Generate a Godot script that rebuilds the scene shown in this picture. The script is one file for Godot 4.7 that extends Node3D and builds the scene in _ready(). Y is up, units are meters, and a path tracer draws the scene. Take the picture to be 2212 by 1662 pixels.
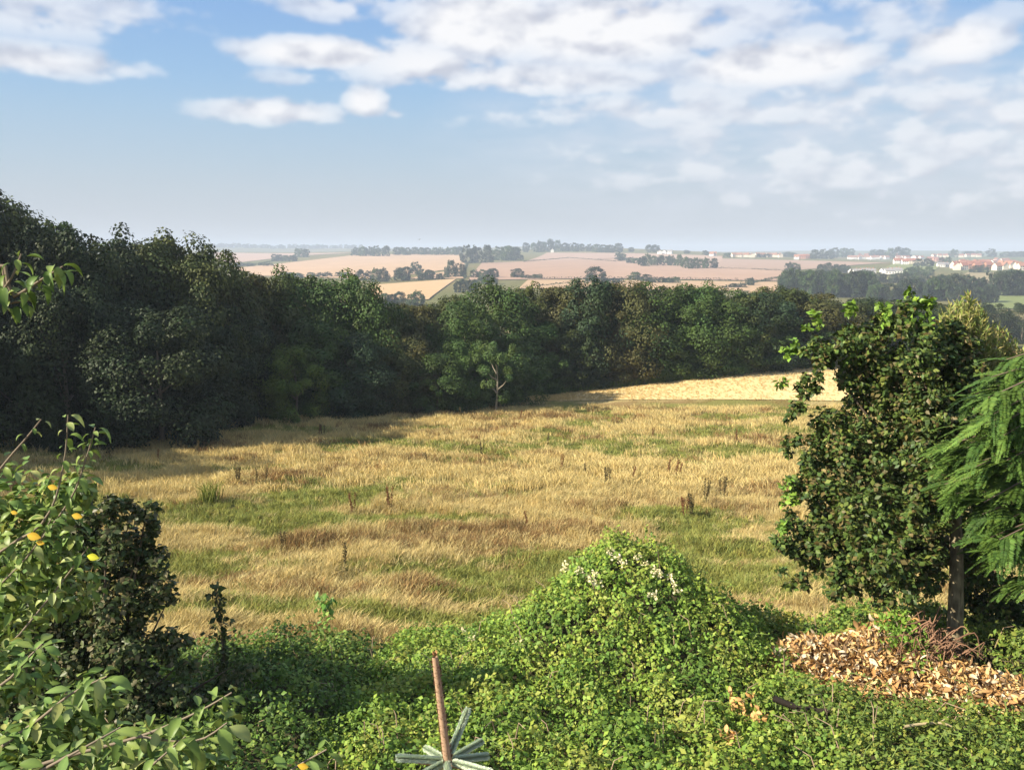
extends Node3D
# A view over a garden edge, a rough meadow and a wood to far stubble fields and a village.
# World: y up, metres, the camera looks along -z. "depth" below means -z. Pixel pairs (u, v) are read off a 2211 x 1662 view of the photograph.

const CAM_Y := 4.6
const PITCH := 9.0
const FOCAL := 1823.0
const EXPOSURE := 2.3
const SUN_EL := 32.0
const SUN_BACK := 19.0     # the sun stands on the left, this many degrees behind the camera's side

const KNOTS := [[-80, -3.9], [-20, -4.0], [0, -4.4], [5, -4.75], [8, -5.15], [10.5, -5.7], [12, -6.1], [15, -6.95], [20, -8.0], [25, -8.8], [45, -11.1], [70, -13.0], [110, -15.5], [200, -24.0], [350, -33.0], [430, -31.0], [500, -27.5], [800, -24.0], [1200, -19.0], [1700, -10.0], [2200, 0.0], [2600, -5.0], [3300, 0.0], [4000, 14.0], [7600, -20.0]]

var rng := RandomNumberGenerator.new()
var near_lut := PackedFloat32Array()
var far_lut := PackedFloat32Array()
var relief := FastNoiseLite.new()
var patchy := FastNoiseLite.new()
var fine := FastNoiseLite.new()
var forward := Vector3.ZERO
var upward := Vector3.ZERO
var taken := {}
var mats := {}
var blobs := []
var t0 := 0


# ---------------------------------------------------------------- helpers
class Buf:
	var v := PackedVector3Array()
	var n := PackedVector3Array()
	var c := PackedColorArray()
	var i := PackedInt32Array()

	func leaf(p: Vector3, d: Vector3, nn: Vector3, l: float, w: float, col: Color) -> void:
		var s := d.cross(nn)
		if s.length_squared() < 1e-6:
			s = d.cross(Vector3(0.3, 0.9, 0.2))
		s = s.normalized() * (w * 0.5)
		var nrm := s.cross(d).normalized()
		if nrm.dot(nn) < 0.0:
			nrm = -nrm
		var m := p + d * (l * 0.45) + nrm * (w * 0.12)
		var k := v.size()
		v.append(p); v.append(m + s); v.append(p + d * l); v.append(m - s)
		n.append(nrm); n.append((nrm + s * (0.6 / w)).normalized()); n.append(nrm); n.append((nrm - s * (0.6 / w)).normalized())
		c.append(col); c.append(col); c.append(col); c.append(col)
		i.append(k); i.append(k + 2); i.append(k + 1); i.append(k); i.append(k + 3); i.append(k + 2)

	# a leaf with a fold along its midrib and a curl towards its tip, for leaves seen close
	func big_leaf(p: Vector3, d: Vector3, nn: Vector3, l: float, w: float, col: Color, curl: float, fold: float) -> void:
		var s := d.cross(nn).normalized()
		var nrm := s.cross(d).normalized()
		if nrm.dot(nn) < 0.0:
			nrm = -nrm
		var k := v.size()
		var prof := [0.06, 0.62, 0.98, 0.92, 0.6, 0.02]
		for j in 6:
			var t := j / 5.0
			var mid := p + d * (l * (t - 0.18 * curl * t * t)) - nrm * (l * curl * t * t * 0.55)
			var tang := (d * (1.0 - 0.36 * curl * t) - nrm * (curl * t * 1.1)).normalized()
			var up := s.cross(tang).normalized()
			if up.dot(nrm) < 0.0:
				up = -up
			var hw: float = w * 0.5 * prof[j]
			var lift: float = hw * fold
			v.append(mid + s * hw + up * lift); v.append(mid); v.append(mid - s * hw + up * lift)
			n.append((up - s * fold).normalized()); n.append(up); n.append((up + s * fold).normalized())
			var rib := Color(minf(col.r * 1.35, 1.0), minf(col.g * 1.3, 1.0), minf(col.b * 1.25, 1.0))
			c.append(col); c.append(rib); c.append(col)
			if j > 0:
				var a := k + (j - 1) * 3
				for q in 2:
					i.append(a + q); i.append(a + q + 1); i.append(a + q + 4)
					i.append(a + q); i.append(a + q + 4); i.append(a + q + 3)

	func tube(pts: PackedVector3Array, radii: PackedFloat32Array, sides: int, col: Color) -> void:
		var k := v.size()
		for j in pts.size():
			var t := (pts[mini(j + 1, pts.size() - 1)] - pts[maxi(j - 1, 0)]).normalized()
			var a := t.cross(Vector3(0.13, 0.21, 1.0)).normalized()
			var b := t.cross(a).normalized()
			for q in sides:
				var an := TAU * q / sides
				var o := a * cos(an) + b * sin(an)
				v.append(pts[j] + o * radii[j]); n.append(o); c.append(col)
		for j in pts.size() - 1:
			for q in sides:
				var a0 := k + j * sides + q
				var a1 := k + j * sides + (q + 1) % sides
				i.append(a0); i.append(a1 + sides); i.append(a1)
				i.append(a0); i.append(a0 + sides); i.append(a1 + sides)

	func quad(a: Vector3, b: Vector3, cc: Vector3, d: Vector3, col: Color) -> void:
		var k := v.size()
		var nn := (cc - a).cross(b - a).normalized()
		for p in [a, b, cc, d]:
			v.append(p); n.append(nn); c.append(col)
		for q in [0, 1, 2, 0, 2, 3]:
			i.append(k + q)

	func tri(a: Vector3, b: Vector3, cc: Vector3, nn: Vector3, col: Color) -> void:
		var k := v.size()
		v.append(a)
		if (cc - a).cross(b - a).dot(nn) >= 0.0:
			v.append(b); v.append(cc)
		else:
			v.append(cc); v.append(b)
		for q in 3:
			n.append(nn); c.append(col); i.append(k + q)

	func mesh() -> ArrayMesh:
		var arr := []
		arr.resize(Mesh.ARRAY_MAX)
		arr[Mesh.ARRAY_VERTEX] = v; arr[Mesh.ARRAY_NORMAL] = n; arr[Mesh.ARRAY_COLOR] = c; arr[Mesh.ARRAY_INDEX] = i
		var m := ArrayMesh.new()
		m.add_surface_from_arrays(Mesh.PRIMITIVE_TRIANGLES, arr)
		return m


func lin(r: float, g: float, b: float) -> Color:
	return Color(r, g, b).linear_to_srgb()

# a material whose vertex colours are shares of this base colour (linear values)
func foliage(base: Color, back := 0.35, rough := 0.55) -> StandardMaterial3D:
	var key := "%s %s %s" % [base, back, rough]
	if not mats.has(key):
		var m := StandardMaterial3D.new()
		m.albedo_color = base.linear_to_srgb()
		m.vertex_color_use_as_albedo = true
		m.roughness = rough
		m.metallic_specular = 0.28
		m.cull_mode = BaseMaterial3D.CULL_DISABLED
		if back > 0.0:
			m.backlight_enabled = true
			m.backlight = Color(back, back, back * 0.7).linear_to_srgb()
		mats[key] = m
	return mats[key]

func plain(base: Color, rough := 0.9) -> StandardMaterial3D:
	return foliage(base, 0.0, rough)

func numbered(called: String) -> String:
	var k: int = taken.get(called, 0)
	taken[called] = k + 1
	return called if k == 0 else "%s_%03d" % [called, k]

func tag(o: Node, label: String, category: String, group := "") -> void:
	o.set_meta("label", label)
	o.set_meta("category", category)
	if group:
		o.set_meta("group", group)

func thing(called: String, label: String, category: String, at := Vector3.ZERO, group := "") -> Node3D:
	var o := Node3D.new()
	o.name = numbered(called)
	add_child(o)
	o.position = at
	tag(o, label, category, group)
	return o

func part(called: String, mesh: Mesh, mat: Material, parent: Node, stuff := false) -> MeshInstance3D:
	var o := MeshInstance3D.new()
	o.name = called if parent != self else numbered(called)
	o.mesh = mesh
	o.material_override = mat
	parent.add_child(o, true)
	if stuff:
		o.set_meta("kind", "stuff")
	return o

func prof(d: float) -> float:
	if d < 300.0:
		var t := clampf((d + 80.0) * 2.0, 0.0, near_lut.size() - 1.001)
		var k := int(t)
		return lerpf(near_lut[k], near_lut[k + 1], t - k)
	var tf := clampf((d - 290.0) / 10.0, 0.0, far_lut.size() - 1.001)
	var kf := int(tf)
	return lerpf(far_lut[kf], far_lut[kf + 1], tf - kf)

func knot_height(d: float) -> float:
	var j := 0
	while j < KNOTS.size() - 2 and d > KNOTS[j + 1][0]:
		j += 1
	var a: Array = KNOTS[j]
	var b: Array = KNOTS[j + 1]
	var p: Array = KNOTS[maxi(j - 1, 0)]
	var q: Array = KNOTS[mini(j + 2, KNOTS.size() - 1)]
	var w: float = b[0] - a[0]
	var ma: float = (b[1] - p[1]) / (b[0] - p[0]) * w
	var mb: float = (q[1] - a[1]) / (q[0] - a[0]) * w
	var t: float = clampf((d - a[0]) / w, 0.0, 1.0)
	var t2 := t * t
	var t3 := t2 * t
	return a[1] * (2 * t3 - 3 * t2 + 1) + ma * (t3 - 2 * t2 + t) + b[1] * (-2 * t3 + 3 * t2) + mb * (t3 - t2)

func ground(x: float, d: float) -> float:
	var y := CAM_Y + prof(d)
	if d < 68.0:
		y += relief.get_noise_2d(x, d) * 0.28 * smoothstep(68.0, 60.0, d) * smoothstep(9.0, 14.0, d)
	if d > 66.0 and d < 300.0:
		y += smoothstep(-2.0, 26.0, x) * (2.1 * smoothstep(67.0, 88.0, d)) * smoothstep(220.0, 120.0, d)
	if d > 300.0:
		var f := smoothstep(300.0, 900.0, d)
		y += f * (2.2 * sin(x * 0.0042 + 0.8) + 1.3 * sin(x * 0.0093 + d * 0.002)) - smoothstep(250.0, 1000.0, x) * smoothstep(900.0, 2000.0, d) * 13.0
		y += smoothstep(1500.0, 2200.0, d) * 7.0 * exp(-pow((x - 170.0) / 190.0, 2.0))
	return y

func ray(u: float, v: float) -> Vector3:
	return forward + Vector3(1, 0, 0) * ((u - 1105.5) / FOCAL) + upward * ((831.0 - v) / FOCAL)

# the point at that depth on the sight line of a pixel
func at(u: float, v: float, d: float) -> Vector3:
	var r := ray(u, v)
	return Vector3(0, CAM_Y, 0) + r * (d / -r.z)

# where a pixel's sight line meets the ground
func hit(u: float, v: float, from := 3.0) -> Vector3:
	var r := ray(u, v)
	r /= -r.z
	var d := from
	var step := 1.012
	while d < 2250.0:
		var e := d * step
		if CAM_Y + r.y * e <= ground(r.x * e, e):
			var lo := d
			var hi := e
			for k in 12:
				var m := (lo + hi) * 0.5
				if CAM_Y + r.y * m <= ground(r.x * m, m):
					hi = m
				else:
					lo = m
			return Vector3(r.x * hi, ground(r.x * hi, hi), -hi)
		d = e
	return Vector3(r.x * 2200.0, ground(r.x * 2200.0, 2200.0), -2200.0)

func ball() -> Vector3:
	var z := rng.randf_range(-1, 1)
	var a := rng.randf() * TAU
	var q := sqrt(1.0 - z * z)
	return Vector3(q * cos(a), z, q * sin(a))

func shade_of(base: Color, spread := 0.25, hue := 0.12) -> Color:
	var k := 1.0 + rng.randf_range(-spread, spread)
	var h := rng.randf_range(-hue, hue)
	return Color(minf(base.r * k * (1 + h), 1), minf(base.g * k, 1), minf(base.b * k * (1 - h), 1))


# ---------------------------------------------------------------- the field's patches
# shares of green and of rusty brown at a place in the meadow; the rest is straw
func patch(x: float, d: float) -> Vector2:
	var g := patchy.get_noise_2d(x * 1.0, d * 1.7) * 1.35 + fine.get_noise_2d(x * 2.0, d * 2.4) * 0.35 + 0.15
	var b := patchy.get_noise_2d(x * 1.3 + 300.0, d * 1.9 - 120.0) * 1.3 + fine.get_noise_2d(x * 2.0 + 90.0, d * 2.0) * 0.4 - 0.12
	for q in blobs:
		var dx: float = (x - q[0]) / q[2]
		var dz: float = (d - q[1]) / q[3]
		var w: float = exp(-dx * dx - dz * dz)
		if w > 0.02:
			g += w * q[4]
			b += w * q[5]
	return Vector2(smoothstep(-0.1, 0.5, g), smoothstep(0.0, 0.42, b))

const STRAW := Color(0.62, 0.50, 0.25)
const GRASS := Color(0.27, 0.29, 0.085)
const RUST := Color(0.31, 0.20, 0.095)

func patch_color(x: float, d: float) -> Color:
	var p := patch(x, d)
	var c := STRAW.lerp(GRASS, p.x * 0.85)
	return c.lerp(RUST, p.y * 0.62)


# ---------------------------------------------------------------- the place
func _ready() -> void:
	t0 = Time.get_ticks_msec()
	rng.seed = 77
	forward = Vector3(0, -sin(deg_to_rad(PITCH)), -cos(deg_to_rad(PITCH)))
	upward = Vector3(0, cos(deg_to_rad(PITCH)), -sin(deg_to_rad(PITCH)))
	for k in 761:
		near_lut.append(knot_height(-80.0 + k * 0.5))
	for k in 735:
		far_lut.append(knot_height(290.0 + k * 10.0))
	relief.seed = 5; relief.frequency = 0.22; relief.fractal_octaves = 3
	patchy.seed = 11; patchy.frequency = 0.085; patchy.fractal_octaves = 3
	fine.seed = 12; fine.frequency = 0.5; fine.fractal_octaves = 2

	var cam := Camera3D.new()
	cam.name = "camera"
	cam.position = Vector3(0, CAM_Y, 0)
	cam.rotation_degrees = Vector3(-PITCH, 0, 0)
	cam.fov = rad_to_deg(2.0 * atan(831.0 / FOCAL))
	cam.near = 0.05
	cam.far = 14000.0
	add_child(cam)
	cam.current = true

	var env := Environment.new()
	env.background_mode = Environment.BG_SKY
	var sky := Sky.new()
	var pano := PanoramaSkyMaterial.new()
	pano.panorama = sky_picture()
	sky.sky_material = pano
	env.sky = sky
	env.tonemap_mode = Environment.TONE_MAPPER_LINEAR
	env.tonemap_exposure = EXPOSURE
	env.sdfgi_enabled = true
	env.ssao_enabled = true
	env.ssil_enabled = true
	env.fog_enabled = true
	env.fog_density = 0.00032
	env.fog_light_color = Color(0.86, 0.92, 1.0)
	var we := WorldEnvironment.new()
	we.name = "environment"
	we.environment = env
	add_child(we)

	var sun := DirectionalLight3D.new()
	sun.name = "sun"
	sun.light_energy = 1.6
	sun.light_angular_distance = 0.5
	sun.light_color = Color(1.0, 0.95, 0.86)
	sun.shadow_enabled = true
	var el := deg_to_rad(SUN_EL)
	var az := deg_to_rad(SUN_BACK)
	add_child(sun)
	sun.look_at_from_position(Vector3.ZERO, Vector3(cos(el) * cos(az), -sin(el), -cos(el) * sin(az)), Vector3.UP)
	stage("sky")

	make_blobs()
	make_ground()
	make_fields()
	stage("ground")
	make_wood()
	stage("wood")
	make_meadow()
	stage("meadow")
	make_far_trees()
	make_village()
	stage("far")
	make_thickets()
	make_right_side()
	stage("right")
	make_apple()
	make_spruce()
	make_weeds()
	make_birds()
	stage("done")

func stage(s: String) -> void:
	print(s, " ", Time.get_ticks_msec() - t0)


# ---------------------------------------------------------------- sky
func sky_picture() -> ImageTexture:
	var w := 3072
	var h := 1536
	var data := PackedFloat32Array()
	data.resize(w * h * 3)
	var billow := FastNoiseLite.new()
	billow.seed = 21; billow.frequency = 1.0; billow.fractal_octaves = 5; billow.fractal_gain = 0.52; billow.noise_type = FastNoiseLite.TYPE_SIMPLEX_SMOOTH
	var broad := FastNoiseLite.new()
	broad.seed = 4; broad.frequency = 1.0; broad.fractal_octaves = 2
	# cloud masses in view: pixel centre, half sizes, strength
	var masses := [
		[60, 20, 260, 60, 0.75], [60, 130, 190, 34, 1.0], [250, 30, 90, 50, 0.7],
		[690, 118, 165, 34, 1.25], [920, 140, 190, 60, 1.0], [1050, 60, 200, 85, 1.2], [1300, 70, 300, 90, 1.15], [1150, 170, 330, 45, 0.95], [640, 170, 110, 22, 0.5],
		[590, 243, 140, 30, 1.0], [480, 240, 38, 22, 0.7], [790, 222, 45, 36, 1.15], [855, 247, 22, 12, 0.7],
		[1680, 140, 190, 48, 1.3], [1560, 40, 220, 60, 0.75], [1930, 30, 160, 60, 0.6], [2070, 95, 95, 45, 1.1], [1980, 160, 160, 50, 0.6],
		[1350, 235, 340, 42, 0.62], [1650, 240, 330, 56, 0.58], [1900, 230, 380, 80, 0.62], [2150, 260, 330, 110, 0.62], [1750, 330, 520, 90, 0.55], [2050, 370, 460, 110, 0.58], [1500, 120, 700, 150, 0.58],
		[720, 15, 150, 40, 0.7],
	]
	var list := []
	for m in masses:
		var r := ray(m[0], m[1]).normalized()
		list.append([rad_to_deg(atan2(r.x, -r.z)), rad_to_deg(asin(r.y)), m[2] / 31.0, m[3] / 31.0, m[4]])
	var half := h / 2
	for y in half:
		var el := (0.5 - (y + 0.5) / h) * PI
		var eld := rad_to_deg(el)
		var sy := sin(el)
		var cy := cos(el)
		# the air
		var t := clampf(eld / 17.0, 0.0, 1.0)
		var z := clampf((eld - 17.0) / 73.0, 0.0, 1.0)
		var air := Color(0.57, 0.60, 0.64).lerp(Color(0.51, 0.62, 0.71), smoothstep(0.0, 0.38, t)).lerp(Color(0.36, 0.57, 0.80), smoothstep(0.2, 0.68, t)).lerp(Color(0.24, 0.44, 0.79), smoothstep(0.45, 1.05, t)).lerp(Color(0.09, 0.19, 0.46), z)
		var row := []
		for m in list:
			if absf(eld - m[1]) < m[3] * 1.7:
				row.append(m)
		for x in w:
			var azd := (x + 0.5) / w * 360.0   # the picture's left edge lies straight ahead
			if azd > 180.0:
				azd -= 360.0
			var az := deg_to_rad(azd)
			var dx := sin(az) * cy
			var dz := -cos(az) * cy
			var cover := 0.0
			if absf(azd) < 50.0 and eld < 20.0:
				for m in row:
					var ex: float = (azd - m[0]) / m[2]
					var ey: float = (eld - m[1]) / m[3]
					if ey < 0.0:
						ey *= 1.25
					var q := ex * ex + ey * ey
					if q < 2.2:
						cover = maxf(cover, m[4] * (1.0 - q * 0.55))
			# away from the view the same kind of clouds stands at about the same share of the sky
			var away := smoothstep(33.0, 48.0, absf(azd)) + smoothstep(15.0, 19.0, eld)
			if away > 0.0 and eld > 4.0:
				var q2 := broad.get_noise_3d(dx * 2.6, sy * 5.5, dz * 2.6)
				cover = maxf(cover, minf(away, 1.0) * clampf(q2 * 2.6 + 0.25, 0.0, 1.1) * smoothstep(4.0, 9.0, eld))
			var cr := air.r
			var cg := air.g
			var cb := air.b
			# thin high veil, ragged by the same air
			var veil := 0.0
			if absf(azd) < 60.0 and eld < 24.0:
				var vx := (azd - 19.0) / 24.0
				var vy := (eld - 7.5) / 6.5
				veil = clampf(1.15 - vx * vx - vy * vy, 0.0, 1.0)
			if eld > 14.0 or absf(azd) > 40.0:
				veil = maxf(veil, minf(smoothstep(14.0, 22.0, eld) + smoothstep(40.0, 60.0, absf(azd)), 1.0) * smoothstep(2.0, 8.0, eld) * 0.45)
			if veil > 0.01:
				var nv := billow.get_noise_3d(dx * 9.0 + 5.0, sy * 38.0, dz * 9.0)
				var va := clampf(veil * (0.40 + nv * 0.55), 0.0, 0.75)
				cr = lerpf(cr, 0.74, va); cg = lerpf(cg, 0.78, va); cb = lerpf(cb, 0.87, va)
			if cover > 0.02:
				var n1 := billow.get_noise_3d(dx * 13.0, sy * 27.0, dz * 13.0)
				var den := cover * 1.25 + n1 * 0.95 - 0.36
				if den > 0.0:
					var a := smoothstep(0.0, 0.45, den)
					a = a * minf(1.0, 0.12 + cover * 0.85)
					var n2 := billow.get_noise_3d((dx - 0.012 * cos(az)) * 13.0, (sy + 0.012) * 27.0, dz * 13.0)
					var lit := clampf(0.68 + (n1 - n2) * 1.15 + (den - 0.5) * 0.25, 0.0, 1.0)
					var k := lerpf(0.66, 0.97, lit)
					cr = lerpf(cr, k * lerpf(0.93, 1.0, lit), a)
					cg = lerpf(cg, k * lerpf(0.97, 1.0, lit), a)
					cb = lerpf(cb, k * lerpf(1.10, 1.02, lit), a)
			var o := (y * w + x) * 3
			data[o] = cr / EXPOSURE
			data[o + 1] = cg / EXPOSURE
			data[o + 2] = cb / EXPOSURE
	var low := Color(0.22, 0.23, 0.20)
	for k in range(half * w, h * w):
		data[k * 3] = low.r; data[k * 3 + 1] = low.g; data[k * 3 + 2] = low.b
	return ImageTexture.create_from_image(Image.create_from_data(w, h, false, Image.FORMAT_RGBF, data.to_byte_array()))


# ---------------------------------------------------------------- ground
func make_blobs() -> void:
	# places in the meadow where the photograph shows green or rusty patches: pixel, half sizes in metres, green, brown
	for q in [[1120, 965, 5, 3, 0.7, -0.3], [1520, 1150, 3.2, 1.5, 0.75, -0.4], [960, 1255, 2.6, 1.0, 0.9, -0.4], [690, 1320, 1.4, 0.9, 0.8, -0.3], [600, 1125, 3, 1.4, 0.6, -0.2], [790, 1085, 3, 1.5, 0.55, -0.3],
			[1300, 905, 10, 2.4, 0.1, 0.8], [1500, 955, 9, 2.5, 0.3, 0.45], [1640, 905, 6, 2.5, 0.6, 0.1], [1350, 1075, 7, 2.6, -0.9, -0.4], [1300, 1010, 8, 2.5, -0.7, -0.3], [450, 1015, 5, 4, -0.3, -0.4],
			[560, 1190, 2.5, 1.2, 0.1, 0.7], [730, 1170, 3, 1.1, -0.2, 0.6], [850, 1200, 2.5, 1.2, -0.7, -0.4], [620, 1380, 2.0, 0.9, -1.0, -0.2], [900, 1330, 1.5, 0.8, -0.8, 0.1], [300, 1080, 3, 2.5, -0.3, 0.0],
			[900, 910, 8, 3, -0.5, 0.2], [1050, 1150, 4, 1.8, -0.6, 0.2], [1600, 1040, 4, 3, -0.7, -0.3], [1600, 1225, 2, 0.8, -0.8, -0.3], [860, 975, 6, 3, -0.1, 0.4]]:
		var p := hit(q[0], q[1])
		blobs.append([p.x, -p.z, q[2], q[3], q[4], q[5]])

func lines(near_lo: float, near_hi: float, step: float, lo: float, hi: float) -> PackedFloat32Array:
	var out := PackedFloat32Array()
	var left := []
	var s := step
	var p := near_lo - s
	while p > lo:
		left.append(p)
		s *= 1.11
		p -= minf(s, 140.0)
	left.append(lo)
	left.reverse()
	for q in left:
		out.append(q)
	p = near_lo
	while p < near_hi:
		out.append(p)
		p += step
	s = step
	while p < hi:
		out.append(p)
		p += minf(s, 90.0)
		s *= 1.09
	out.append(hi)
	return out

func noise_texture(freq: float, lo: Color, hi: Color, size := 512, s := 3) -> NoiseTexture2D:
	var t := NoiseTexture2D.new()
	t.width = size; t.height = size; t.seamless = true
	var f := FastNoiseLite.new()
	f.seed = s; f.frequency = freq; f.fractal_octaves = 5
	t.noise = f
	var g := Gradient.new()
	g.set_color(0, lo); g.set_color(1, hi)
	t.color_ramp = g
	return t

func make_ground() -> void:
	var xs := lines(-42.0, 46.0, 0.8, -5200.0, 5200.0)
	var ds := lines(6.0, 82.0, 0.7, -70.0, 7000.0)
	var b := Buf.new()
	var dull := Color(0.21, 0.19, 0.085)
	for d in ds:
		for x in xs:
			b.v.append(Vector3(x, ground(x, d), -d))
			var c := dull
			if d < 90.0 and d > 11.0 and absf(x) < 60.0:
				c = patch_color(x, d) * 0.8
			elif d <= 11.0:
				c = Color(0.19, 0.15, 0.09)
			elif d < 300.0:
				c = Color(0.20, 0.20, 0.085)
			elif d > 300.0:
				var k := patchy.get_noise_2d(x * 0.05, d * 0.05) * 0.5 + 0.5
				c = Color(0.25, 0.215, 0.10).lerp(Color(0.13, 0.17, 0.06), clampf(k * 1.3 - 0.3 + smoothstep(150.0, 600.0, x - d * 0.3) * 0.7, 0.0, 1.0))
			b.c.append(Color(c.r / 0.5, c.g / 0.5, c.b / 0.5))
	var w := xs.size()
	for j in ds.size() - 1:
		for k in w - 1:
			var a := j * w + k
			b.i.append(a); b.i.append(a + w); b.i.append(a + w + 1)
			b.i.append(a); b.i.append(a + w + 1); b.i.append(a + 1)
	b.n.resize(b.v.size())
	for j in ds.size():
		for k in w:
			var a := j * w + k
			var px := b.v[j * w + mini(k + 1, w - 1)] - b.v[j * w + maxi(k - 1, 0)]
			var pz := b.v[mini(j + 1, ds.size() - 1) * w + k] - b.v[maxi(j - 1, 0) * w + k]
			b.n[a] = px.cross(pz).normalized()
	var m := StandardMaterial3D.new()
	m.vertex_color_use_as_albedo = true
	m.albedo_color = lin(0.55, 0.55, 0.55)
	m.albedo_texture = noise_texture(0.03, Color(0.62, 0.6, 0.55), Color(1, 1, 1))
	m.uv1_triplanar = true; m.uv1_world_triplanar = true
	m.uv1_scale = Vector3(0.31, 0.31, 0.31)
	m.roughness = 1.0
	m.metallic_specular = 0.1
	part("ground", b.mesh(), m, self).set_meta("kind", "structure")

# a sheet over the land between four corners, with its own colour; rows run along its first side
func field_sheet(called: String, label: String, corners: Array, base: Color, lift: float, nu: int, nv: int, streak: float, s: int) -> void:
	var b := Buf.new()
	var f := FastNoiseLite.new()
	f.seed = s; f.frequency = 1.0; f.fractal_octaves = 3
	for j in nv + 1:
		for k in nu + 1:
			var tu := float(k) / nu
			var tv := float(j) / nv
			var p: Vector3 = (corners[0] as Vector3).lerp(corners[1], tu).lerp((corners[3] as Vector3).lerp(corners[2], tu), tv)
			p.y = ground(p.x, -p.z) + lift
			b.v.append(p)
			var q := 1.0 + streak * f.get_noise_2d(tu * 3.0, tv * 26.0) + streak * 0.7 * f.get_noise_2d(tu * 14.0 + 50.0, tv * 14.0)
			b.c.append(Color(clampf(0.7 * q, 0, 1), clampf(0.7 * q, 0, 1), clampf(0.7 * q, 0, 1)))
			b.n.append(Vector3.UP)
	for j in nv:
		for k in nu:
			var a := j * (nu + 1) + k
			b.i.append(a); b.i.append(a + nu + 1); b.i.append(a + nu + 2)
			b.i.append(a); b.i.append(a + nu + 2); b.i.append(a + 1)
	for j in nv + 1:
		for k in nu + 1:
			var px := b.v[j * (nu + 1) + mini(k + 1, nu)] - b.v[j * (nu + 1) + maxi(k - 1, 0)]
			var pz := b.v[mini(j + 1, nv) * (nu + 1) + k] - b.v[maxi(j - 1, 0) * (nu + 1) + k]
			var nn := px.cross(pz).normalized()
			b.n[j * (nu + 1) + k] = nn if nn.y > 0 else -nn
	var o := part(called, b.mesh(), plain(Color(base.r / 0.7, base.g / 0.7, base.b / 0.7)), self)
	o.set_meta("kind", "structure")
	o.set_meta("label", label)

var stubble_corners := []

func make_fields() -> void:
	stubble_corners = [hit(1112, 866), hit(2230, 874), hit(2230, 752), hit(1128, 858)]
	field_sheet("stubble_field", "golden stubble field beyond the rough meadow", stubble_corners, Color(0.60, 0.46, 0.23), 0.05, 60, 50, 0.10, 3)
	var far := [
		["pale pink stubble field below the far wood", [[468, 572], [640, 552], [770, 546], [462, 545]], Color(0.52, 0.40, 0.29)],
		["broad tan stubble field on the far slope", [[560, 596], [810, 604], [1003, 578], [1003, 549]], Color(0.56, 0.41, 0.23)],
		["upper part of tan stubble field on the far slope", [[500, 580], [562, 596], [1003, 549], [770, 550]], Color(0.57, 0.42, 0.245)],
		["pale gold stubble field in the valley", [[795, 648], [925, 648], [985, 603], [795, 617]], Color(0.60, 0.44, 0.22)],
		["tan stubble field between hedgerow trees", [[880, 603], [1003, 602], [1003, 580], [930, 592]], Color(0.50, 0.36, 0.20)],
		["wide pinkish brown field on the far hill", [[1010, 606], [1330, 602], [1335, 558], [1040, 568]], Color(0.44, 0.31, 0.20)],
		["pinkish brown field sloping down to the plantation", [[1325, 602], [1690, 608], [1690, 584], [1330, 560]], Color(0.46, 0.325, 0.21)],
		["narrow tan field below the pinkish field", [[1120, 624], [1640, 630], [1690, 610], [1140, 605]], Color(0.50, 0.37, 0.20)],
		["pink field below the ridge", [[1130, 566], [1335, 557], [1420, 548], [1180, 546]], Color(0.47, 0.345, 0.24)],
		["brown field below the village", [[1545, 579], [1700, 585], [1925, 568], [1440, 556]], Color(0.42, 0.31, 0.21)],
		["pale field above the long hedge", [[1340, 556], [1560, 566], [1560, 553], [1420, 548]], Color(0.50, 0.37, 0.25)],
		["small tan field beside the plantation", [[1612, 634], [1668, 634], [1694, 609], [1640, 620]], Color(0.54, 0.40, 0.22)],
		["green meadow below the village", [[1890, 590], [2010, 592], [2040, 571], [1930, 570]], Color(0.22, 0.27, 0.085)],
		["bright green pasture in the valley", [[2120, 668], [2300, 668], [2300, 632], [2140, 632]], Color(0.20, 0.26, 0.08)],
		["light green paddock beside white houses", [[1838, 608], [1900, 612], [1940, 600], [1860, 597]], Color(0.28, 0.31, 0.11)],
		["straw paddock near the red roofs", [[2060, 612], [2160, 616], [2170, 590], [2090, 588]], Color(0.33, 0.29, 0.14)],
	]
	var s := 20
	for f in far:
		var c := []
		for q in f[1]:
			c.append(hit(q[0], q[1], 130.0))
		s += 1
		f[2] = Color(f[2].r * 0.78, f[2].g * 0.72, f[2].b * 0.78)
		field_sheet("stubble_field" if not "green" in f[0] and not "paddock" in f[0] else "pasture_field", f[0], c, f[2], 0.55, 40, 24, 0.10, s)


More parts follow.
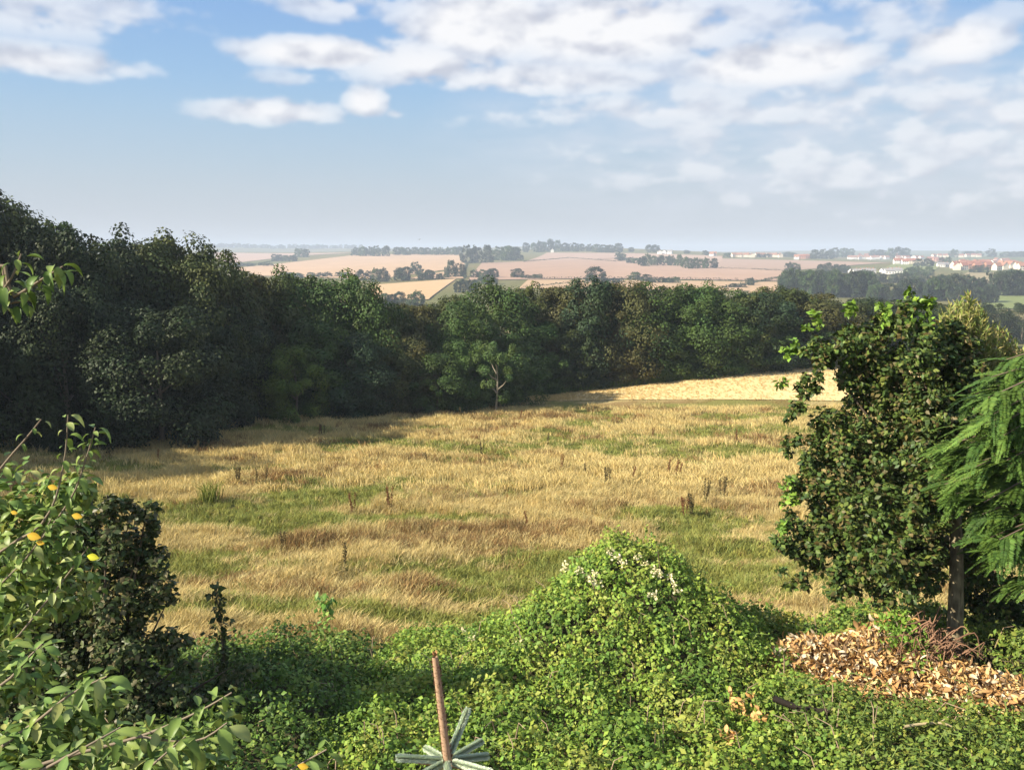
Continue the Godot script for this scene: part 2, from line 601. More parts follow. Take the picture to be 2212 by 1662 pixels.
# ---------------------------------------------------------------- trees
# a crown inside a box one wide and one high, standing on its base
func crown_mesh(s: int, lobes: int, leaves: int, leaf: float, kind: String, lobe_lo := 0.075, lobe_hi := 0.15) -> ArrayMesh:
	rng.seed = s
	var b := Buf.new()
	for k in lobes:
		var t := rng.randf() * 0.94 + 0.03
		var r := 0.0
		match kind:
			"round": r = 0.44 * sqrt(maxf(0.0, 1.0 - pow((t - 0.5) / 0.53, 2.0)))
			"broad": r = 0.46 * pow(maxf(0.0, 1.0 - pow(absf(t - 0.42) / 0.6, 2.4)), 0.6)
			"cone": r = 0.42 * pow(maxf(0.0, 1.0 - t), 0.62) * smoothstep(-0.05, 0.2, t)
			"stem": r = 0.46 * sqrt(maxf(0.0, 1.0 - pow((t - 0.64) / 0.38, 2.0))) if t > 0.27 else -1.0
		if r < 0.0:
			continue
		var a := rng.randf() * TAU
		var rad := r * sqrt(rng.randf_range(0.18, 1.0))
		var lr := rng.randf_range(lobe_lo, lobe_hi)
		if k == 0:
			t = 0.93; rad = 0.02; lr = lobe_lo
		var cpos := Vector3(cos(a) * rad, t - lr * 0.5, sin(a) * rad)
		var out := Vector3(cos(a) * rad * 2.0, (t - 0.4) * 1.2, sin(a) * rad * 2.0).normalized()
		var tone := rng.randf_range(0.6, 1.0)
		var warm := rng.randf_range(-0.10, 0.14)
		if k % 3 == 2:   # a small ragged outlier on the outside
			lr *= 0.48
			cpos = Vector3(cos(a) * r * 1.02, t + 0.01, sin(a) * r * 1.02)
			if t > 0.75:
				cpos = Vector3(cos(a) * r * 0.8, t + 0.03, sin(a) * r * 0.8)
		var squash := rng.randf_range(0.6, 0.95)
		for q in (leaves / lobes if k % 3 != 2 else leaves / lobes / 3):
			var dir := (ball() + out * 0.45).normalized()
			var rr := lr * (1.0 - 0.5 * pow(rng.randf(), 2.6)) * rng.randf_range(0.9, 1.12)
			var p := cpos + Vector3(dir.x * rr, dir.y * rr * squash, dir.z * rr)
			if p.y < 0.01:
				continue
			var nn := (dir * 0.95 + Vector3(0, 0.3, 0) + ball() * 0.6).normalized()
			var d := (ball() + dir * 0.3 - Vector3(0, 0.3, 0))
			d = (d - nn * d.dot(nn)).normalized()
			var g := tone * rng.randf_range(0.72, 1.0)
			var l := leaf * rng.randf_range(0.7, 1.3)
			b.leaf(p, d, nn, l, l * 0.72, Color(minf(g * (1 + warm), 1.0), g, g * (1 - warm)))
	return b.mesh()

func trunk_mesh(s: int, top := 0.7, r := 0.022) -> ArrayMesh:
	rng.seed = s
	var b := Buf.new()
	var pts := PackedVector3Array()
	var rad := PackedFloat32Array()
	var bend := ball() * 0.05
	for k in 7:
		var t := k / 6.0
		pts.append(Vector3(bend.x * sin(t * 3.0), -0.03 + (top + 0.03) * t, bend.z * sin(t * 2.4)))
		rad.append(r * lerpf(1.0, 0.3, t) * (1.35 if k == 0 else 1.0))
	b.tube(pts, rad, 8, Color(1, 1, 1))
	for k in 7:
		var t := rng.randf_range(0.35, 0.85)
		var a := rng.randf() * TAU
		var p0 := Vector3(bend.x * sin(t * 3.0), top * t, bend.z * sin(t * 2.4))
		var dir := Vector3(cos(a), rng.randf_range(0.5, 1.1), sin(a)).normalized()
		b.tube(PackedVector3Array([p0, p0 + dir * 0.13, p0 + dir * 0.25 + Vector3(0, 0.04, 0)]), PackedFloat32Array([r * 0.5, r * 0.32, r * 0.1]), 6, Color(1, 1, 1))
	return b.mesh()

var crowns := {}
var trunks := []
var small_crowns := []

const TINTS := {
	"dark": Color(0.036, 0.058, 0.020), "mid": Color(0.068, 0.120, 0.030), "olive": Color(0.080, 0.105, 0.030), "brown": Color(0.100, 0.105, 0.034),
	"lime": Color(0.17, 0.29, 0.045), "fresh": Color(0.080, 0.145, 0.036), "blue": Color(0.046, 0.082, 0.036), "grey": Color(0.11, 0.13, 0.065),
}

func tree(called: String, label: String, category: String, group: String, base: Vector3, height: float, width: float, crown: Mesh, trunk: Mesh, tint: Color, turn: float) -> Node3D:
	var o := thing(called, label, category, base, group)
	o.rotation.y = turn
	o.scale = Vector3(width, height, width)
	part("trunk", trunk, plain(Color(0.14, 0.115, 0.085)), o)
	part("crown", crown, foliage(tint, 0.2), o, true)
	return o

# the picture row of the wood's foot at a column
func wood_edge(u: float) -> float:
	return 866.0 if u < 1110 else lerpf(862, 800, (u - 1110) / 580.0)

func make_wood() -> void:
	for k in 3:
		crowns["round%d" % k] = crown_mesh(100 + k, 93, 38000, 0.023, "round", 0.10, 0.19)
		crowns["broad%d" % k] = crown_mesh(200 + k, 99, 40000, 0.023, "broad", 0.10, 0.19)
	crowns["cone0"] = crown_mesh(300, 75, 26000, 0.023, "cone", 0.08, 0.14)
	crowns["stem0"] = crown_mesh(301, 50, 14000, 0.024, "stem", 0.07, 0.13)
	for k in 3:
		trunks.append(trunk_mesh(400 + k))
	rng.seed = 7
	# column and top row in the picture, depth, width in metres, crown, tint
	var rows := [
		# the left arm of the wood, outermost first
		[-420, 380, 46, 11, "broad0", "dark"], [-260, 360, 50, 12, "round1", "olive"], [-120, 395, 52, 11, "broad1", "dark"], [-20, 432, 55, 10, "round0", "olive"], [70, 470, 57, 9, "broad2", "mid"],
		[135, 492, 52, 8.5, "round2", "dark"], [215, 512, 57, 9, "broad0", "dark"], [300, 514, 60, 9, "round1", "olive"], [375, 520, 62, 9, "broad1", "olive"], [440, 552, 60, 8, "round0", "olive"], [505, 590, 66, 8, "broad2", "brown"],
		[565, 588, 67, 8, "round2", "olive"], [640, 592, 70, 9, "broad0", "mid"], [715, 596, 70, 9, "round1", "fresh"], [775, 612, 68, 7.5, "broad1", "mid"],
		# lower front trees of that arm
		[-560, 420, 46, 11, "broad2", "dark"], [-900, 350, 38, 12, "broad0", "dark"], [-1000, 300, 33, 12, "round1", "mid"], [-760, 340, 44, 12, "broad1", "mid"], [-640, 330, 50, 13, "broad2", "dark"], [-950, 340, 47, 13, "broad1", "dark"], [20, 640, 50, 8, "broad1", "dark"], [120, 620, 48, 7, "round0", "dark"], [330, 665, 49, 8.2, "round2", "dark"], [230, 640, 52, 7, "broad0", "dark"], [450, 660, 58, 7, "broad1", "dark"], [520, 690, 62, 7, "round1", "dark"],
		# the middle
		[842, 668, 72, 6.5, "round0", "olive"], [895, 655, 76, 7, "broad2", "brown"], [880, 720, 67, 6, "broad0", "brown"], [955, 640, 78, 7, "round2", "olive"], [1000, 655, 72, 7, "broad1", "mid"], [1068, 612, 80, 9, "broad0", "mid"], [1145, 618, 82, 8, "round1", "olive"], [1215, 616, 84, 8, "broad2", "brown"],
		[1282, 608, 86, 9, "round0", "blue"], [1350, 612, 88, 9, "broad1", "brown"], [1432, 610, 90, 10, "round2", "mid"], [1500, 618, 93, 9, "broad0", "fresh"],
		[1000, 730, 68, 6, "round2", "fresh"], [1085, 720, 72, 6.5, "broad1", "mid"], [1165, 700, 74, 7, "round0", "fresh"], [1240, 690, 78, 7, "broad2", "olive"], [1410, 690, 83, 6.5, "round1", "mid"], [1170, 770, 71, 4.5, "broad0", "mid"], [1270, 770, 74, 4.5, "round2", "blue"],
		[940, 760, 66, 5.5, "broad2", "mid"], [830, 750, 65, 5.5, "round0", "olive"], [760, 720, 64, 6.5, "broad1", "blue"], [690, 690, 64, 6.5, "round2", "mid"],
		# the right end
		[1545, 622, 100, 10, "broad1", "mid"], [1595, 638, 104, 8, "round1", "olive"], [1640, 630, 108, 9, "broad2", "blue"], [1690, 624, 118, 10, "round0", "olive"], [1745, 632, 120, 11, "broad0", "brown"], [1810, 648, 122, 11, "round2", "olive"], [1880, 646, 128, 12, "broad1", "dark"], [1960, 650, 132, 12, "round1", "dark"], [2050, 655, 135, 13, "broad2", "olive"], [2140, 655, 138, 13, "broad0", "dark"], [2215, 658, 140, 13, "round0", "dark"],
		[1490, 690, 88, 7.5, "round1", "fresh"], [1560, 680, 95, 8, "broad0", "fresh"], [1640, 690, 102, 8, "round2", "fresh"], [1720, 690, 110, 8.5, "broad1", "mid"], [1800, 690, 116, 9, "broad2", "mid"], [1900, 690, 120, 10, "round0", "mid"], [2010, 690, 124, 10, "broad1", "dark"], [2130, 690, 128, 11, "broad2", "olive"], [2230, 690, 130, 11, "broad0", "olive"],
	]
	var words := {"dark": "dark green", "mid": "mid green", "olive": "dull olive", "brown": "browning olive", "fresh": "fresh green", "blue": "bluish green"}
	var shapes := {"round": "rounded", "broad": "broad crowned"}
	for q in rows:
		var depth: float = q[2]
		if q[0] > 1110:
			depth = -hit(q[0], wood_edge(q[0])).z + (depth - lerpf(70.0, 110.0, (q[0] - 1110) / 580.0)) * 0.8
			depth = maxf(depth, -hit(q[0], wood_edge(q[0])).z + q[3] * 0.42)
		var p := at(q[0], q[1], depth)
		var base := Vector3(p.x, ground(p.x, depth), p.z)
		var form := "broad crowned" if String(q[4]).begins_with("broad") else "rounded"
		var where := "on the shaded left arm of the wood"
		var side := "along the meadow"
		if q[0] > 1480:
			side = "beyond the golden stubble"
		elif q[0] < 520:
			side = "where the wood shades the meadow"
		var size := "low" if p.y - base.y < 9.0 else "tall"
		var tint: Color = TINTS[q[5]]
		tree("woodland_tree", "%s %s %s tree of the wood %s" % [size, form, words[q[5]], side], "tree", "trees of the wood behind the meadow", base, p.y - base.y, q[3], crowns[q[4]], trunks[rng.randi() % 3], tint, rng.randf() * TAU)
	# the ones that stand out
	var lone := [
		["lime_bush", "bright lime green bush lit at the wood's shaded corner", "bush", 630, 748, 61, 4.6, "broad1", Color(0.13, 0.20, 0.035)],
		["field_maple", "yellowish brown cone shaped tree at the wood's edge", "tree", 1342, 700, 76, 5.2, "cone0", Color(0.20, 0.165, 0.05)],
		["young_tree", "young green tree on a bare pale stem before the wood", "tree", 1068, 730, 65.5, 4.6, "stem0", Color(0.095, 0.16, 0.045)],
	]
	for q in lone:
		var depth: float = q[5] if q[3] < 1110 else -hit(q[3], wood_edge(q[3])).z + 2.2
		var p := at(q[3], q[4], depth)
		var base := Vector3(p.x, ground(p.x, depth), p.z)
		var o := tree(q[0], q[1], q[2], "", base, p.y - base.y, q[6], crowns[q[7]], trunks[0], q[8], 1.0)
		if q[0] == "young_tree":
			(o.get_child(0) as MeshInstance3D).material_override = plain(Color(0.26, 0.23, 0.17))


# ---------------------------------------------------------------- grass
func tuft_mesh(s: int, blades: int, spread: float, height: float, width: float, lean: float) -> ArrayMesh:
	rng.seed = s
	var b := Buf.new()
	for k in blades:
		var a := rng.randf() * TAU
		var p := Vector3(cos(a), 0, sin(a)) * spread * sqrt(rng.randf())
		var h := height * rng.randf_range(0.55, 1.1)
		var dir := Vector3(rng.randf_range(-1, 1), 0, rng.randf_range(-1, 1)) * lean
		var p1 := p + Vector3(dir.x * 0.3 * h, h * 0.6, dir.z * 0.3 * h)
		var p2 := p + Vector3(dir.x * h, h * (1.0 - 0.25 * dir.length()), dir.z * h)
		var f := rng.randf() * TAU
		var sd := Vector3(cos(f), 0, sin(f)) * width * 0.5
		var nn := (p2 - p).cross(sd).normalized()
		if nn.y < 0.0:
			nn = -nn
		var g := rng.randf_range(0.7, 1.0)
		var col := Color(g, g, g * rng.randf_range(0.8, 1.0))
		b.tri(p - sd, p + sd, p1 + sd * 0.7, nn, col)
		b.tri(p - sd, p1 + sd * 0.7, p1 - sd * 0.7, nn, col)
		b.tri(p1 - sd * 0.7, p1 + sd * 0.7, p2, nn, col)
	return b.mesh()

func copies(called: String, label: String, category: String, mesh: Mesh, mat: Material, where: Array, cols: PackedColorArray, parent: Node = self) -> void:
	var mm := MultiMesh.new()
	mm.transform_format = MultiMesh.TRANSFORM_3D
	mm.use_colors = true
	mm.mesh = mesh
	mm.instance_count = where.size()
	for k in where.size():
		mm.set_instance_transform(k, where[k])
		mm.set_instance_color(k, cols[k])
	var o := MultiMeshInstance3D.new()
	o.name = numbered(called) if parent == self else called
	o.multimesh = mm
	o.material_override = mat
	parent.add_child(o, true)
	o.set_meta("kind", "stuff")
	if label:
		tag(o, label, category)

func stand(x: float, d: float, sc: float, sy: float) -> Transform3D:
	var b := Basis(Vector3.UP, rng.randf() * TAU).scaled(Vector3(sc, sc * sy, sc))
	return Transform3D(b, Vector3(x, ground(x, d) - 0.02, -d))

# the far edge of the meadow at x
func meadow_end(x: float) -> float:
	return 69.5 if x > 0.5 else 69.0 + x * 0.25 if x > -18.0 else 64.5 + (x + 18.0) * 1.0

func make_meadow() -> void:
	var tall := tuft_mesh(500, 16, 0.16, 0.42, 0.016, 0.55)
	var mat_g := tuft_mesh(501, 18, 0.18, 0.24, 0.018, 0.7)
	var far_tuft := tuft_mesh(502, 14, 0.24, 0.46, 0.032, 0.55)
	rng.seed = 9
	var ta := []
	var tc := PackedColorArray()
	var ga := []
	var gc := PackedColorArray()
	var fa := []
	var fc := PackedColorArray()
	for k in 110000:
		var d := 11.8 + 60.0 * pow(rng.randf(), 1.35)
		var x := rng.randf_range(-0.68, 0.68) * d + rng.randf_range(-2, 1)
		if d > meadow_end(x):
			continue
		var p := patch(x, d)
		var c := STRAW
		var is_green := rng.randf() < p.x * 0.92
		var lush := 0.95 + 0.55 * patchy.get_noise_2d(x * 4.0 + 70.0, d * 4.0)
		if is_green:
			c = shade_of(GRASS, 0.3, 0.12)
		elif rng.randf() < p.y * 0.7:
			c = shade_of(RUST, 0.3, 0.12)
		else:
			c = shade_of(STRAW, 0.25, 0.07)
		c.a = 1.0
		if d > 34.0:
			fa.append(stand(x, d, rng.randf_range(0.7, 1.25), 0.5 if is_green else lush)); fc.append(c)
		elif is_green:
			ga.append(stand(x, d, rng.randf_range(0.7, 1.3), 1.0)); gc.append(c)
		else:
			ta.append(stand(x, d, rng.randf_range(0.6, 1.2), lush * (1.0 - 0.45 * p.x))); tc.append(c)
	var m := foliage(Color(1, 1, 1), 0.45, 0.75)
	copies("dry_grass", "tall straw coloured grass of the rough meadow", "grass", tall, m, ta, tc)
	copies("green_grass", "short green grass in patches of the rough meadow", "grass", mat_g, m, ga, gc)
	copies("meadow_grass", "straw and green grass of the meadow towards the wood", "grass", far_tuft, m, fa, fc)
	# the lush verge below the trees
	var va := []
	var vc := PackedColorArray()
	for k in 9000:
		var u := rng.randf_range(560, 1760)
		var p := hit(u, wood_edge(u))
		var x := p.x + rng.randf_range(-0.5, 0.5)
		var d: float = -p.z + rng.randf_range(0.3, 4.5) - (0.0 if u > 1110 else 1.5)
		if u < 900:
			d = meadow_end(x) + rng.randf_range(-1.5, 3.5)
		va.append(stand(x, d, rng.randf_range(1.0, 2.0), 1.1)); vc.append(shade_of(Color(0.12, 0.19, 0.04), 0.3, 0.1))
	copies("verge_grass", "lush green grass and nettles along the foot of the wood", "grass", far_tuft, m, va, vc)
	# stubble in drilled rows
	var stub := tuft_mesh(503, 9, 0.14, 0.17, 0.03, 0.35)
	var sa := []
	var sc := PackedColorArray()
	for k in 26000:
		var tu := rng.randf()
		var tv := floorf(rng.randf() * 150.0) / 150.0
		var p: Vector3 = (stubble_corners[0] as Vector3).lerp(stubble_corners[1], tu).lerp((stubble_corners[3] as Vector3).lerp(stubble_corners[2], tu), tv)
		sa.append(Transform3D(Basis(Vector3.UP, rng.randf() * TAU).scaled(Vector3.ONE * rng.randf_range(0.7, 1.3)), Vector3(p.x, ground(p.x, -p.z) + 0.03, p.z)))
		sc.append(shade_of(Color(0.62, 0.48, 0.25), 0.10, 0.04))
	copies("stubble", "short cut straw stubble standing in rows", "stubble", stub, m, sa, sc)


# ---------------------------------------------------------------- far things
func make_far_trees() -> void:
	var small := []
	for k in 5:
		small.append(crown_mesh(600 + k, 54, 5200, 0.058, ["round", "broad", "broad", "round", "broad"][k], 0.10, 0.19))
	var st := trunk_mesh(650, 0.6, 0.03)
	rng.seed = 31
	# single trees and clumps on the far slopes: left, right, base row, top row, how many
	var clumps := [
		[763, 837, 554, 533, 5, "ridge clump of dark trees above the tan field", "ridge"], [847, 1000, 551, 535, 11, "tree in the row along the far field's top", "row"],
		[1002, 1062, 569, 535, 3, "large dark tree in the clump at the tan field's corner", "corner"], [1062, 1130, 563, 533, 3, "large dark tree in the clump at the tan field's corner", "corner"],
		[1133, 1182, 545, 523, 4, "tree in the wooded crest of the far hill", "crest"], [1183, 1210, 543, 519, 2, "tree in the wooded crest of the far hill", "crest"], [1213, 1277, 543, 526, 5, "tree in the wooded crest of the far hill", "crest"], [1283, 1343, 546, 527, 4, "tree in the wooded crest of the far hill", "crest"],
		[1357, 1371, 545, 534, 1, "lone small tree on the far ridge", "lone"], [1397, 1424, 546, 531, 2, "lone small tree on the far ridge", "lone"], [1470, 1490, 549, 540, 1, "lone small tree on the far ridge", "lone"], [1515, 1530, 552, 541, 1, "lone small tree on the far ridge", "lone"],
		[1327, 1354, 565, 547, 2, "tree in the long hedge across the pinkish field", "hedge"], [1354, 1382, 570, 557, 2, "tree in the long hedge across the pinkish field", "hedge"], [1380, 1474, 575, 552, 7, "tree in the long hedge across the pinkish field", "hedge"], [1474, 1546, 581, 557, 6, "tree in the long hedge across the pinkish field", "hedge"],
		[770, 799, 606, 585, 2, "tree in the valley hedgerow above the pale gold field", "valley"], [802, 837, 609, 582, 2, "tree in the valley hedgerow above the pale gold field", "valley"], [850, 886, 607, 576, 2, "tree in the valley hedgerow above the pale gold field", "valley"], [882, 908, 592, 567, 1, "tree in the valley hedgerow above the pale gold field", "valley"], [904, 938, 605, 582, 2, "tree in the valley hedgerow above the pale gold field", "valley"], [940, 968, 602, 590, 3, "tree in the valley hedgerow above the pale gold field", "valley"], [967, 1005, 600, 567, 2, "tree in the valley hedgerow above the pale gold field", "valley"],
		[1017, 1078, 601, 581, 4, "tree in the hedgerow below the pinkish field", "lower"], [980, 1032, 631, 604, 4, "tree in the hedgerow below the pinkish field", "lower"], [1030, 1075, 615, 598, 3, "tree in the hedgerow below the pinkish field", "lower"], [1095, 1125, 601, 580, 1, "tree in the hedgerow below the pinkish field", "lower"], [1125, 1170, 602, 592, 4, "tree in the hedgerow below the pinkish field", "lower"],
		[1253, 1301, 614, 578, 1, "big round tree standing alone below the pinkish field", ""], [1350, 1384, 606, 588, 1, "tree in the hedgerow below the pinkish field", "lower"], [1382, 1408, 610, 592, 1, "tree in the hedgerow below the pinkish field", "lower"], [1408, 1470, 612, 598, 4, "tree in the hedgerow below the pinkish field", "lower"], [1300, 1345, 612, 600, 4, "tree in the hedgerow below the pinkish field", "lower"],
		[817, 917, 660, 632, 5, "tree along the foot of the pale gold field", "foot"],
		[1611, 1632, 617, 600, 1, "small round tree at the small tan field", ""], [1580, 1610, 622, 612, 2, "bush in the hedge beside the small tan field", "hedgebush"],
		[1696, 1726, 590, 567, 2, "tree rising behind the plantation", "behind"], [1768, 1796, 590, 570, 2, "tree rising behind the plantation", "behind"], [1798, 1838, 590, 573, 3, "tree rising behind the plantation", "behind"],
		[1687, 1760, 640, 590, 6, "tree of the dense valley plantation", "plantation"], [1740, 1884, 642, 592, 11, "tree of the dense valley plantation", "plantation"], [1690, 1890, 632, 588, 12, "tree of the dense valley plantation", "plantation"], [1880, 1960, 650, 612, 6, "tree of the dense valley plantation", "plantation"],
		[1950, 2060, 650, 608, 8, "tree of the wooded valley below the village", "valleywood"], [2000, 2140, 640, 596, 10, "tree of the wooded valley below the village", "valleywood"], [2060, 2150, 656, 620, 7, "tree of the wooded valley below the village", "valleywood"], [2150, 2240, 640, 590, 6, "tree of the wooded valley below the village", "valleywood"], [1890, 2000, 612, 590, 8, "tree of the wooded valley below the village", "valleywood"], [1950, 2010, 596, 578, 4, "tree of the wooded valley below the village", "valleywood"],
		[1754, 1796, 560, 540, 3, "dark tree among the village houses", "village"], [1795, 1828, 557, 537, 2, "dark tree among the village houses", "village"], [1829, 1848, 553, 537, 1, "dark tree among the village houses", "village"], [1917, 1962, 559, 537, 3, "dark tree among the village houses", "village"], [1880, 1912, 549, 539, 2, "dark tree among the village houses", "village"], [2052, 2072, 556, 539, 1, "dark tree among the village houses", "village"], [2125, 2146, 556, 538, 1, "dark tree among the village houses", "village"], [1980, 2010, 576, 558, 2, "dark tree among the village houses", "village"], [2030, 2050, 572, 556, 2, "dark tree among the village houses", "village"], [2080, 2120, 552, 542, 3, "dark tree among the village houses", "village"], [2160, 2230, 556, 543, 4, "dark tree among the village houses", "village"], [1690, 1720, 556, 545, 2, "dark tree among the village houses", "village"], [1560, 1690, 556, 547, 6, "dark tree among the village houses", "village"], [1965, 1990, 590, 576, 2, "dark tree among the village houses", "village"], [2100, 2130, 590, 574, 2, "dark tree among the village houses", "village"],
		[585, 640, 565, 550, 4, "tree of the hedge between the pale pink and tan fields", "pinkhedge"], [635, 668, 556, 538, 3, "tree of the hedge between the pale pink and tan fields", "pinkhedge"], [480, 590, 575, 568, 9, "low bush of the hedge between the pale pink and tan fields", "pinkbush"],
		[600, 760, 600, 588, 8, "tree seen over the wood at the foot of the tan field", "footwood"],
	]
	var group := {"ridge": "trees of the ridge clump", "row": "trees of the far row", "": ""}
	for c in clumps:
		for k in c[4]:
			var u := lerpf(c[0], c[1], (k + 0.5 + rng.randf_range(-0.25, 0.25)) / c[4])
			var base := hit(u, c[2] - rng.randf_range(0, 2.0), 130.0)
			var depth := -base.z
			var hpx: float = (c[2] - c[3]) * (rng.randf_range(0.95, 1.22) if c[4] > 1 else 1.08)
			var top := at(u, c[2] - hpx, depth)
			var height := maxf(top.y - base.y, 2.0)
			var px := FOCAL / depth
			var width := clampf((c[1] - c[0]) / c[4] / px * (1.45 if c[4] > 1 else 1.0), height * 0.7, height * 1.9)
			var tint: Color = [TINTS.dark, TINTS.blue, TINTS.dark, TINTS.mid][rng.randi() % 4]
			tree("hedgerow_tree" if height > 4.0 else "hedge_bush", c[5], "tree" if height > 4.0 else "bush", "far trees: " + c[6] if c[6] else "", base - Vector3(0, 0.2, 0), height, width, small[rng.randi() % 5], st, tint, rng.randf() * TAU)
	# distant woods on the skyline
	for k in 46:
		var u := lerpf(425, 780, (k + rng.randf()) / 46.0)
		var p := at(u, 541.0, 3900.0 + rng.randf_range(-200, 200))
		p.y = ground(p.x, -p.z) - 1.0
		tree("skyline_tree", "pale blue hazy tree on the distant skyline", "tree", "trees of the distant skyline wood", p, rng.randf_range(13, 22), rng.randf_range(18, 34), small[rng.randi() % 5], st, [TINTS.dark, TINTS.mid, TINTS.olive][rng.randi() % 3], rng.randf() * TAU)
	# hedges between the far fields: each one a long leafy bank
	var hedges := [
		["low dark hedge between the pinkish field and brown field", [[1545, 580], [1620, 582], [1692, 586]], 2.4], ["dark hedge along the foot of the pinkish field", [[1140, 603], [1330, 601], [1560, 606], [1690, 609]], 2.2],
		["thin hedge across the valley below the pale track", [[1130, 622], [1250, 611], [1330, 606]], 2.0], ["dark hedge between the pale pink and tan fields", [[470, 575], [560, 570], [620, 558], [660, 553]], 2.4],
		["hedge climbing between the tan and pinkish fields", [[1003, 603], [1004, 585], [1010, 570]], 3.0], ["hedge along the lower edge of the tan field", [[770, 606], [860, 607], [960, 603]], 2.8],
		["hedge along the top of the pinkish field", [[1130, 566], [1230, 557], [1330, 565]], 2.0], ["hedge above the small tan field", [[1560, 624], [1630, 612], [1690, 600]], 2.4],
	]
	for h in hedges:
		var b := Buf.new()
		var pts := []
		for q in h[1]:
			pts.append(hit(q[0], q[1], 130.0))
		for j in pts.size() - 1:
			var p0: Vector3 = pts[j]
			var p1: Vector3 = pts[j + 1]
			var n := int(p0.distance_to(p1) * 4.0)
			for k in mini(n, 3000):
				var p := p0.lerp(p1, rng.randf())
				var hh: float = h[2] * (0.75 + 0.4 * fine.get_noise_2d(p.x * 0.2, p.z * 0.2))
				p += Vector3(rng.randf_range(-1, 1), 0, rng.randf_range(-1, 1))
				p.y = ground(p.x, -p.z) + hh * sqrt(rng.randf())
				var g := rng.randf_range(0.6, 1.0)
				b.leaf(p, ball(), (ball() + Vector3.UP).normalized(), 0.9, 0.7, Color(g, g, g))
		var o := part("hedge", b.mesh(), foliage(TINTS.dark, 0.2), self)
		tag(o, h[0], "hedge")

func house_meshes(w: float, dp: float, hh: float, rh: float) -> Array:
	var wall := Buf.new()
	var one := Color(1, 1, 1)
	var x := w * 0.5
	var z := dp * 0.5
	wall.quad(Vector3(-x, -1, z), Vector3(x, -1, z), Vector3(x, hh, z), Vector3(-x, hh, z), one)
	wall.quad(Vector3(x, -1, -z), Vector3(-x, -1, -z), Vector3(-x, hh, -z), Vector3(x, hh, -z), one)
	wall.quad(Vector3(x, -1, z), Vector3(x, -1, -z), Vector3(x, hh, -z), Vector3(x, hh, z), one)
	wall.quad(Vector3(-x, -1, -z), Vector3(-x, -1, z), Vector3(-x, hh, z), Vector3(-x, hh, -z), one)
	wall.tri(Vector3(x, hh, z), Vector3(x, hh, -z), Vector3(x, hh + rh, 0), Vector3.RIGHT, one)
	wall.tri(Vector3(-x, hh, -z), Vector3(-x, hh, z), Vector3(-x, hh + rh, 0), Vector3.LEFT, one)
	var roof := Buf.new()
	var e := 0.4
	for s in [1.0, -1.0]:
		var a := Vector3(-x - e, hh - e * rh / z, s * (z + e))
		var b2 := Vector3(x + e, hh - e * rh / z, s * (z + e))
		var c := Vector3(x + e, hh + rh, 0)
		var d := Vector3(-x - e, hh + rh, 0)
		for lift in [0.05, 0.25]:
			var o := Vector3(0, lift, 0)
			if s > 0:
				roof.quad(a + o, b2 + o, c + o, d + o, one)
			else:
				roof.quad(b2 + o, a + o, d + o, c + o, one)
	var chim := Buf.new()
	var cx := x * 0.6
	var top := hh + rh + 1.1
	chim.tube(PackedVector3Array([Vector3(cx, hh, 0), Vector3(cx, top, 0)]), PackedFloat32Array([0.55, 0.55]), 4, one)
	chim.quad(Vector3(cx - 0.39, top, -0.39), Vector3(cx - 0.39, top, 0.39), Vector3(cx + 0.39, top, 0.39), Vector3(cx + 0.39, top, -0.39), one)
	var win := Buf.new()
	for k in 3:
		for f in 2:
			var wx := lerpf(-x * 0.65, x * 0.65, k / 2.0)
			var wy := 0.9 + f * 2.5
			if wy + 1.2 < hh:
				win.quad(Vector3(wx - 0.55, wy, z + 0.03), Vector3(wx + 0.55, wy, z + 0.03), Vector3(wx + 0.55, wy + 1.2, z + 0.03), Vector3(wx - 0.55, wy + 1.2, z + 0.03), one)
	return [wall.mesh(), roof.mesh(), chim.mesh(), win.mesh()]

